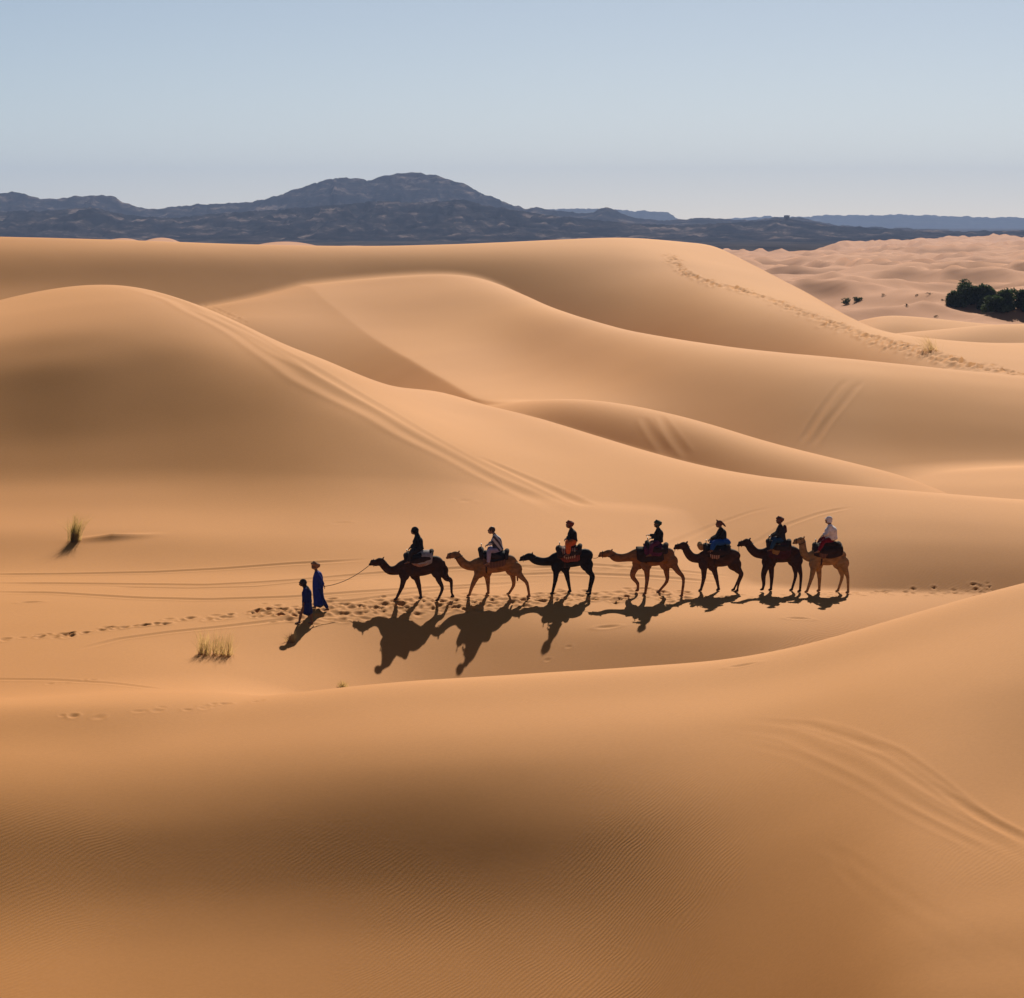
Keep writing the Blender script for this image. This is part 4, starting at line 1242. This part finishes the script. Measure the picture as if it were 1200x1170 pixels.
STRIPE_SHIRT = striped('striped_shirt', (0.42, 0.40, 0.44), (0.05, 0.045, 0.06), 2.3, 'DIAGONAL')
LAVENDER = cloth('lavender_cotton', (0.34, 0.29, 0.44)); ORANGE = cloth('orange_cotton', (0.62, 0.12, 0.022)); BLUE = cloth('bright_blue_cotton', (0.014, 0.075, 0.33))
NAVY = cloth('indigo_cotton', (0.012, 0.022, 0.13)); DEEP_BLUE = cloth('deep_blue_cotton', (0.016, 0.034, 0.24)); BURGUNDY = cloth('burgundy_cotton', (0.16, 0.010, 0.022))
WHITE = cloth('white_cotton', (0.72, 0.70, 0.76)); RED_T = cloth('brick_red_cotton', (0.17, 0.035, 0.02)); GREEN_T = cloth('dark_green_cotton', (0.025, 0.05, 0.045))
BROWN_T = cloth('russet_cotton', (0.13, 0.05, 0.03)); OCHRE_T = cloth('ochre_cotton', (0.30, 0.15, 0.075)); HAIR = cloth('brown_hair', (0.07, 0.035, 0.018), 0.6)
DENIM = cloth('blue_denim', (0.02, 0.06, 0.14))

def bundle(u, v, ru, rv, lat, m_, name):
    def f(root, L, k):
        S = Shape(); c = L(u, v, lat)
        S.ball(c, (ru * k, 0.13, rv * k)); S.ball(c + Vector((0.02, 0.03, -rv * k * 0.4)), (ru * k * 0.9, 0.12, rv * k * 0.6))
        part(name, S.mesh(name, m_, 0.02, 2), root)
    return f
def skirt_flare(m_, uvs):
    def f(root, L, k):
        for sgn in (-1, 1):
            S = Shape(); S.chain([(*L(u, v, sgn * lt), rn * k, 0.07) for (u, v, rn, lt) in uvs], sub=3, seg=10)
            part('robe_fold', S.mesh('robe_fold', m_, 0.022, 2), root)
    return f

riders = [
 (0, (690, 440), dict(head=(642, 207, 40), neck=(662, 258), chest=(678, 315), pelvis=(690, 415), hand=(588, 405), knee=(610, 450), foot=(575, 545), puff=0.015),
  dict(shirt=('tunic', BLACK), trousers=('trousers', DARK)), 'black-clad rider with a covered head on the leading dark brown camel', SKIN_DARK, ('long_scarf', BLACK), None),
 (1, (720, 440), dict(head=(642, 202, 38), neck=(675, 245), chest=(695, 310), pelvis=(722, 425), hand=(592, 372), knee=(620, 425), foot=(608, 560), puff=0.02, sleeve=0.9),
  dict(shirt=('shirt', STRIPE_SHIRT), trousers=('trousers', LAVENDER)), 'bareheaded rider in striped shirt and lavender trousers on the tawny camel', SKIN, ('hair', HAIR), None),
 (2, (690, 400), dict(head=(655, 185, 38), neck=(672, 228), chest=(685, 285), pelvis=(695, 375), hand=(612, 352), knee=(640, 400), foot=(638, 505), leg_width=1.25),
  dict(shirt=('tunic', BLACK), trousers=('trousers', ORANGE)), 'rider in black top, orange trousers and brick red turban on the black camel', SKIN_DARK, ('turban', RED_T), None),
 (3, (790, 450), dict(head=(780, 228, 36), neck=(787, 270), chest=(795, 330), pelvis=(792, 425), hand=(675, 350), hand_far=(700, 400), knee=(715, 460), foot=(690, 560), elbow=(0.05, -0.10)),
  dict(shirt=('coat', BLACK), trousers=('trousers', PURPLE_RUG)), 'rider in black coat with dark green turban, one hand held out, on the red-brown camel', SKIN_DARK, ('turban', GREEN_T), None),
 (4, (645, 450), dict(head=(606, 228, 36), neck=(622, 268), chest=(637, 325), pelvis=(645, 425), hand=(500, 408), knee=(545, 432), foot=(512, 510), leg_width=1.2),
  dict(shirt=('jacket', BLACK), trousers=('trousers', BLUE)), 'rider in black jacket, bright blue trousers and tied dark head scarf on the umber camel', SKIN_DARK, ('tied_scarf', BROWN_T),
  skirt_flare(BLUE, [(640, 415, 30, 0.16), (690, 425, 34, 0.2), (730, 440, 20, 0.22)])),
 (5, (632, 420), dict(head=(612, 185, 40), neck=(620, 232), chest=(625, 295), pelvis=(632, 400), hand=(508, 372), knee=(545, 412), foot=(505, 500)),
  dict(shirt=('jacket', DARK), trousers=('jeans', DENIM)), 'rider in dark jacket with russet turban and small backpack on the chocolate brown camel', SKIN_DARK, ('turban', BROWN_T),
  bundle(672, 285, 26, 52, 0.0, MAROON_PAD, 'backpack')),
 (6, (715, 420), dict(head=(685, 183, 37), neck=(697, 222), chest=(708, 290), pelvis=(720, 395), hand=(615, 365), knee=(620, 412), foot=(555, 520), puff=0.055),
  dict(shirt=('shirt', WHITE), trousers=('trousers', BURGUNDY)), 'rider in white shirt, white cap and burgundy trousers on the sandy camel', SKIN, ('cap', WHITE), None),
]
for (ci, base, J, cl, lb, sk, hg, ex) in riders:
    make_person('person', CAMELS[ci][1], base, J, cl, lb, 'person', 'riders of the caravan', sk, True, hg, extra=ex)

# the two guides on foot
def robe(m_, name, rings, slit=None):
    """rings: (u, v, half width along the walk, half width across)"""
    def f(root, L, k):
        S = Shape()
        S.chain([(*L(u, v), a * k, b) for (u, v, a, b) in rings], sub=4, seg=20)
        part(name, S.mesh(name, m_, 0.018, 2), root)
    return f
frm = Frame2D(320, 640, 545, 722)
make_person('person', frm, (545, 722), dict(head=(480, 222, 36), neck=(495, 275), chest=(515, 350), pelvis=(520, 470), hand=(590, 448), hand_far=(470, 470), hand_lat=0.2, elbow=(0.02, 0.0), knee=(565, 600), foot=(628, 690), lift=0.04, knee_far=(490, 610), foot_far=(474, 735), leg_cover=0.9),
            dict(shirt=('robe_top', DEEP_BLUE), trousers=('trousers', NAVY)), 'walking guide in long deep blue robe and ochre turban, holding the lead rope', 'person', 'guides on foot', SKIN_DARK, False, ('wide_turban', OCHRE_T), nod=0.25,
            extra=robe(DEEP_BLUE, 'robe', [(512, 296, 40, 0.17), (515, 350, 58, 0.22), (512, 440, 62, 0.22), (516, 540, 62, 0.23), (526, 620, 66, 0.24), (534, 672, 70, 0.25)]))
frw = Frame2D(320, 640, 370, 880)
make_person('person', frw, (370, 880), dict(head=(340, 415, 37), neck=(365, 462), chest=(385, 520), pelvis=(390, 630), hand=(352, 650), hand_far=(420, 640), hand_lat=0.18, elbow=(0.02, 0.0), knee=(325, 760), foot=(300, 868), knee_far=(425, 750), foot_far=(442, 868), leg_cover=0.1),
            dict(shirt=('tunic', NAVY)), 'smaller walking guide in dark knee-length tunic with a long scarf over the head', 'person', 'guides on foot', SKIN_DARK, False, ('long_scarf', DARK), nod=0.3,
            extra=robe(NAVY, 'tunic_skirt', [(388, 500, 42, 0.18), (388, 570, 50, 0.19), (388, 640, 56, 0.21), (394, 720, 58, 0.22), (400, 770, 56, 0.22)]))

# ------------------------------------------------------------------ lead ropes
def rope(a, b, sag, label, rad=0.014):
    S = Shape(); a, b = Vector(a), Vector(b); mid = a.copy()
    pts = []
    for t in np.linspace(0, 1, 13):
        p = a.lerp(b, t) - a; p.z -= sag * 4 * t * (1 - t)
        pts.append((*p, rad, rad))
    S.chain(pts, sub=1, seg=6, side=(0, 1, 0.2))
    o = bpy.data.objects.new('lead_rope', S.mesh('lead_rope', ROPE_M)); col.objects.link(o); o.location = a
    o['label'] = label; o['category'] = 'rope'; o['group'] = 'lead ropes'
    return o
def muzzle(i):
    fr = CAMELS[i][1]; u, v, r = camel_specs[i]['head'][0]; return fr.base + fr(u, v + r * 0.6)
def rump(i):
    fr = CAMELS[i][1]; u, v, r = camel_specs[i]['trunk'][-1]; return fr.base + fr(u + r * 0.5, v - r * 0.4)
rope(frm.base + frm(592, 450, -0.2), muzzle(0), 0.16, 'lead rope from the blue-robed guide to the leading dark camel')
for i, nm in ((3, 'black camel to the red-brown camel'), (4, 'red-brown camel to the umber camel'), (5, 'umber camel to the chocolate brown camel')):
    rope(rump(i - 1), muzzle(i), 0.06, 'short lead rope from the ' + nm, 0.010)
# ------------------------------------------------------------------ plants
def leaf_material(name, a, b):
    m = noisy(name, a, b, scale=1.2, rough=0.8, spec=0.1)
    return thin(m, 0.3)

def thin(m, f):
    """let some light through thin blades and leaves"""
    nt = m.node_tree; b = nt.nodes['Principled BSDF']; out = nt.nodes['Material Output']
    tr = nt.nodes.new('ShaderNodeBsdfTranslucent'); mx = nt.nodes.new('ShaderNodeMixShader'); mx.inputs[0].default_value = f
    src = b.inputs['Base Color'].links[0].from_socket
    nt.links.new(src, tr.inputs['Color'])
    nt.links.new(b.outputs[0], mx.inputs[1]); nt.links.new(tr.outputs[0], mx.inputs[2]); nt.links.new(mx.outputs[0], out.inputs['Surface'])
    return m
LEAF = leaf_material('tamarisk_leaves', (0.03, 0.05, 0.022), (0.07, 0.105, 0.038))
SCRUB = leaf_material('scrub_leaves', (0.05, 0.045, 0.02), (0.10, 0.085, 0.035))
BARK = noisy('bark', (0.06, 0.04, 0.028), (0.11, 0.075, 0.05), scale=6)
GRASS = thin(noisy('dry_grass', (0.18, 0.13, 0.035), (0.45, 0.32, 0.11), scale=3.0, rough=0.7), 0.75)
GRASS_DARK = thin(noisy('withered_grass', (0.28, 0.18, 0.06), (0.55, 0.37, 0.14), scale=3.0, rough=0.8), 0.75)

def far_hit(px, py, ymin=300):
    A, T = ray(px, py)
    c = int(round(np.interp(A, fA, np.arange(len(fA)))))
    ok = np.nonzero((FZ[:, c] >= ZC + T * fY) & (fY > ymin))[0]
    i = ok[0]
    return Vector((A * fY[i], fY[i], FZ[i, c]))

def leaf_cloud(rng, blobs, n, size):
    """many small leaf-sized faces spread through a set of ellipsoid clumps"""
    V = []; F = []
    vol = np.array([b[3] * b[4] * b[5] for b in blobs]); vol = vol / vol.sum()
    for _ in range(n):
        b = blobs[rng.choice(len(blobs), p=vol)]
        d = rng.normal(size=3); d /= np.linalg.norm(d); rad = rng.uniform(0.25, 1.0) ** 0.45
        c = np.array(b[:3]) + d * rad * np.array(b[3:6]) * rng.uniform(0.85, 1.12)
        if c[2] < 0.02: c[2] = 0.02 + rng.uniform(0, 0.15)
        u = rng.normal(size=3); u /= np.linalg.norm(u); w = np.cross(u, rng.normal(size=3)); w /= np.linalg.norm(w)
        s = size * rng.uniform(0.6, 1.4)
        k = len(V)
        V += [tuple(c - u * s), tuple(c + w * s * 0.45), tuple(c + u * s), tuple(c - w * s * 0.45)]
        F.append((k, k + 1, k + 2, k + 3))
    return V, F

def make_tree(loc, width, height, seed, label, group, name='tamarisk_tree', category='tree', leafm=LEAF, n=1500, size=0.16):
    rng = np.random.default_rng(seed)
    root = thing(name, loc, label, category, group)
    T = Shape(); blobs = []; th = min(1.0, height / 3.0)
    ns = 5
    for j in range(ns):
        a = rng.uniform(0, 6.28); rr = width * 0.5 * (0.15 + 0.55 * j / ns)
        tip = np.array([math.cos(a) * rr, math.sin(a) * rr * 0.8, height * rng.uniform(0.5, 0.74)])
        base = np.array([math.cos(a) * 0.12, math.sin(a) * 0.12, -0.25])
        mid = (base + tip) / 2 + np.array([rng.uniform(-.2, .2), rng.uniform(-.2, .2), 0.15 * height])
        T.chain([(*base, 0.11 * th, 0.11 * th), (*mid, 0.07 * th, 0.07 * th), (*tip, 0.025 * th, 0.025 * th)], sub=3, seg=7)
        w = width * rng.uniform(0.20, 0.30)
        blobs.append((*tip, w, w, height * rng.uniform(0.24, 0.34)))
        blobs.append((tip[0] * 1.1 + rng.uniform(-.3, .3), tip[1], height * rng.uniform(0.2, 0.35), w * 1.1, w, height * 0.26))
    for j in range(4):
        blobs.append((rng.uniform(-.4, .4) * width, rng.uniform(-.3, .3) * width, height * 0.18, width * 0.17, width * 0.17, height * 0.22))
    part('trunk', T.mesh('trunk', BARK), root)
    V, F = leaf_cloud(rng, blobs, n, size)
    S = Shape(); S.add([Vector(v) for v in V], F)
    me = S.mesh('crown', leafm); me.polygons.foreach_set('use_smooth', [False] * len(me.polygons))
    part('crown', me, root)
    return root

for j, (px, py, w, h) in enumerate([(1121, 361.5, 3.0, 2.5), (1133, 360.5, 3.8, 3.5), (1147, 361, 3.4, 2.9), (1158, 360.5, 2.6, 2.3)]):
    make_tree(far_hit(px, py), w, h, 30 + j, ('tallest dark green tree in the round-topped clump on the rose-coloured dunes' if j == 1 else 'dark green bushy tree flanking the tallest one of the round-topped clump'), 'trees of the round-topped clump', n=2600, size=0.20)
for j, (px, py, w, h) in enumerate([(1157, 366.5, 2.6, 1.9), (1167, 367.5, 3.0, 2.3), (1181, 368, 3.6, 2.9), (1195, 368.5, 3.4, 2.6), (1210, 369, 3.6, 2.6)]):
    make_tree(far_hit(px, py), w, h, 50 + j, 'blackish green bushy tree in the longer, lower clump on the rose-coloured dunes', 'trees of the long low clump', n=2600, size=0.20)
for j, (px, py, w, h, lb) in enumerate([(993, 357.5, 1.9, 1.0, 'larger of two dark bushes side by side on the pale sand'), (1005, 355.5, 1.5, 0.7, 'smaller of two dark bushes side by side on the pale sand')]):
    make_tree(far_hit(px, py), w, h, 70 + j, lb, 'pair of bushes', 'bush', 'bush', LEAF, 420, 0.11)
for j, (px, py, w, h) in enumerate([(1035, 350.5, 0.6, 0.45), (1063, 361, 0.5, 0.4), (1075, 349, 0.7, 0.3), (1088, 349, 1.3, 0.35), (1104, 354.5, 0.4, 0.25), (1097, 373, 0.7, 0.3)]):
    make_tree(far_hit(px, py), w, h, 90 + j, 'tiny dark scrub bush scattered on the rose-coloured dunes', 'scattered scrub bushes', 'scrub_bush', 'bush', SCRUB, 60, 0.07)

def make_grass(px, py, width, height, n, seed, label, material, lean=0.0, ymin=70, clumps=1, loc=None):
    rng = np.random.default_rng(seed)
    g = hit(px, py, ymin); base = Vector((g.x, g.y, ground_z(g.x, g.y)))
    o_root = thing('grass_tuft', base, label, 'grass tuft', 'grass tufts on the sand')
    cs = [(rng.uniform(-.38, .38) * width if clumps > 1 else 0.0, rng.uniform(-.15, .15)) for _ in range(clumps)]
    if clumps == 5: cs = [(-0.36 * width, 0.0), (-0.2 * width, -0.05), (0.0, 0.02), (0.2 * width, -0.06), (0.36 * width, 0.0)]
    for ci, (cx0, cy0) in enumerate(cs):
        V = []; F = []
        for _ in range(n // clumps):
            bx = cx0 + rng.normal() * width * 0.11 / clumps ** 0.5; by = cy0 + rng.normal() * width * 0.10
            a = rng.uniform(0, 6.28); sp = abs(rng.normal()) * 0.45
            L_ = height * rng.uniform(0.45, 1.05); dx, dy = math.cos(a) * sp + lean, math.sin(a) * sp
            gz = ground_z(base.x + bx, base.y + by) - base.z - 0.02
            wv = 0.007 * rng.uniform(0.7, 1.3); pa = rng.uniform(0, 3.14); wx, wy = math.cos(pa) * wv, math.sin(pa) * wv
            k = len(V)
            for s in (0, 0.4, 0.75, 1.0):
                f = 1 - 0.85 * s; q = s ** 1.6
                x = bx + dx * q * L_; y = by + dy * q * L_; z = gz + L_ * (s - 0.22 * sp * s * s)
                V += [(x - wx * f, y - wy * f, z), (x + wx * f, y + wy * f, z)]
            for s in range(3): F.append((k + 2 * s, k + 2 * s + 1, k + 2 * s + 3, k + 2 * s + 2))
        me = bpy.data.meshes.new('blades'); me.from_pydata(V, [], F); me.materials.append(material)
        part('blades', me, o_root)
    return o_root

make_grass(88, 633, 0.9, 1.3, 340, 3, 'lone olive green grass tuft with a sand tail at the foot of the big dune', GRASS, 0.10, 110)
make_grass(252, 767, 1.35, 0.95, 330, 4, 'wide straw-coloured grass tuft on the flat sand below the trodden path', GRASS_DARK, 0.06, 85, 5)
make_grass(340, 754, 0.7, 0.45, 90, 5, "small sparse dry grass tuft beside the walkers' shadow", GRASS_DARK, 0.0, 85)
make_grass(402, 806, 0.8, 0.30, 110, 6, 'low withered grass tuft at the edge of the foreground dune crest', GRASS_DARK, 0.0, 91)
make_grass(1091, 411, 2.0, 1.3, 120, 8, 'dark leaning grass tuft beside the footprints on the back ridge', GRASS_DARK, -0.55, 165)

# ------------------------------------------------------------------ ruined stone hut on a far hilltop
def make_hut():
    Y0 = 4100.0; A, T = ray(922, 256.0); base = Vector((A * Y0, Y0, ZC + T * Y0 - 0.5))
    root = thing('stone_hut', base, 'tiny stone hut on top of a dark hill on the skyline', 'hut')
    def boxm(name, c, s, m_):
        bm = bmesh.new(); bmesh.ops.create_cube(bm, size=1.0)
        for v in bm.verts: v.co = Vector((c[0] + v.co.x * s[0], c[1] + v.co.y * s[1], c[2] + v.co.z * s[2]))
        bmesh.ops.bevel(bm, geom=bm.edges[:], offset=0.12, segments=1, affect='EDGES')
        me = bpy.data.meshes.new(name); bm.to_mesh(me); bm.free(); me.materials.append(m_); return me
    st = noisy('hut_stone', (0.10, 0.08, 0.07), (0.18, 0.14, 0.12), scale=0.8)
    part('wall', boxm('wall', (-3.3, 0, 1.9), (0.9, 6, 4.6), st), root); part('wall', boxm('wall', (3.3, 0, 1.9), (0.9, 6, 4.6), st), root)
    part('wall', boxm('wall', (0, 2.6, 1.9), (5.6, 0.8, 4.4), st), root); part('wall', boxm('wall', (-1.7, -2.6, 1.9), (2.2, 0.8, 4.4), st), root); part('wall', boxm('wall', (1.8, -2.6, 1.9), (2.0, 0.8, 4.4), st), root)
    part('roof', boxm('roof', (0, 0, 4.5), (7.0, 6.2, 0.5), st), root)
make_hut()
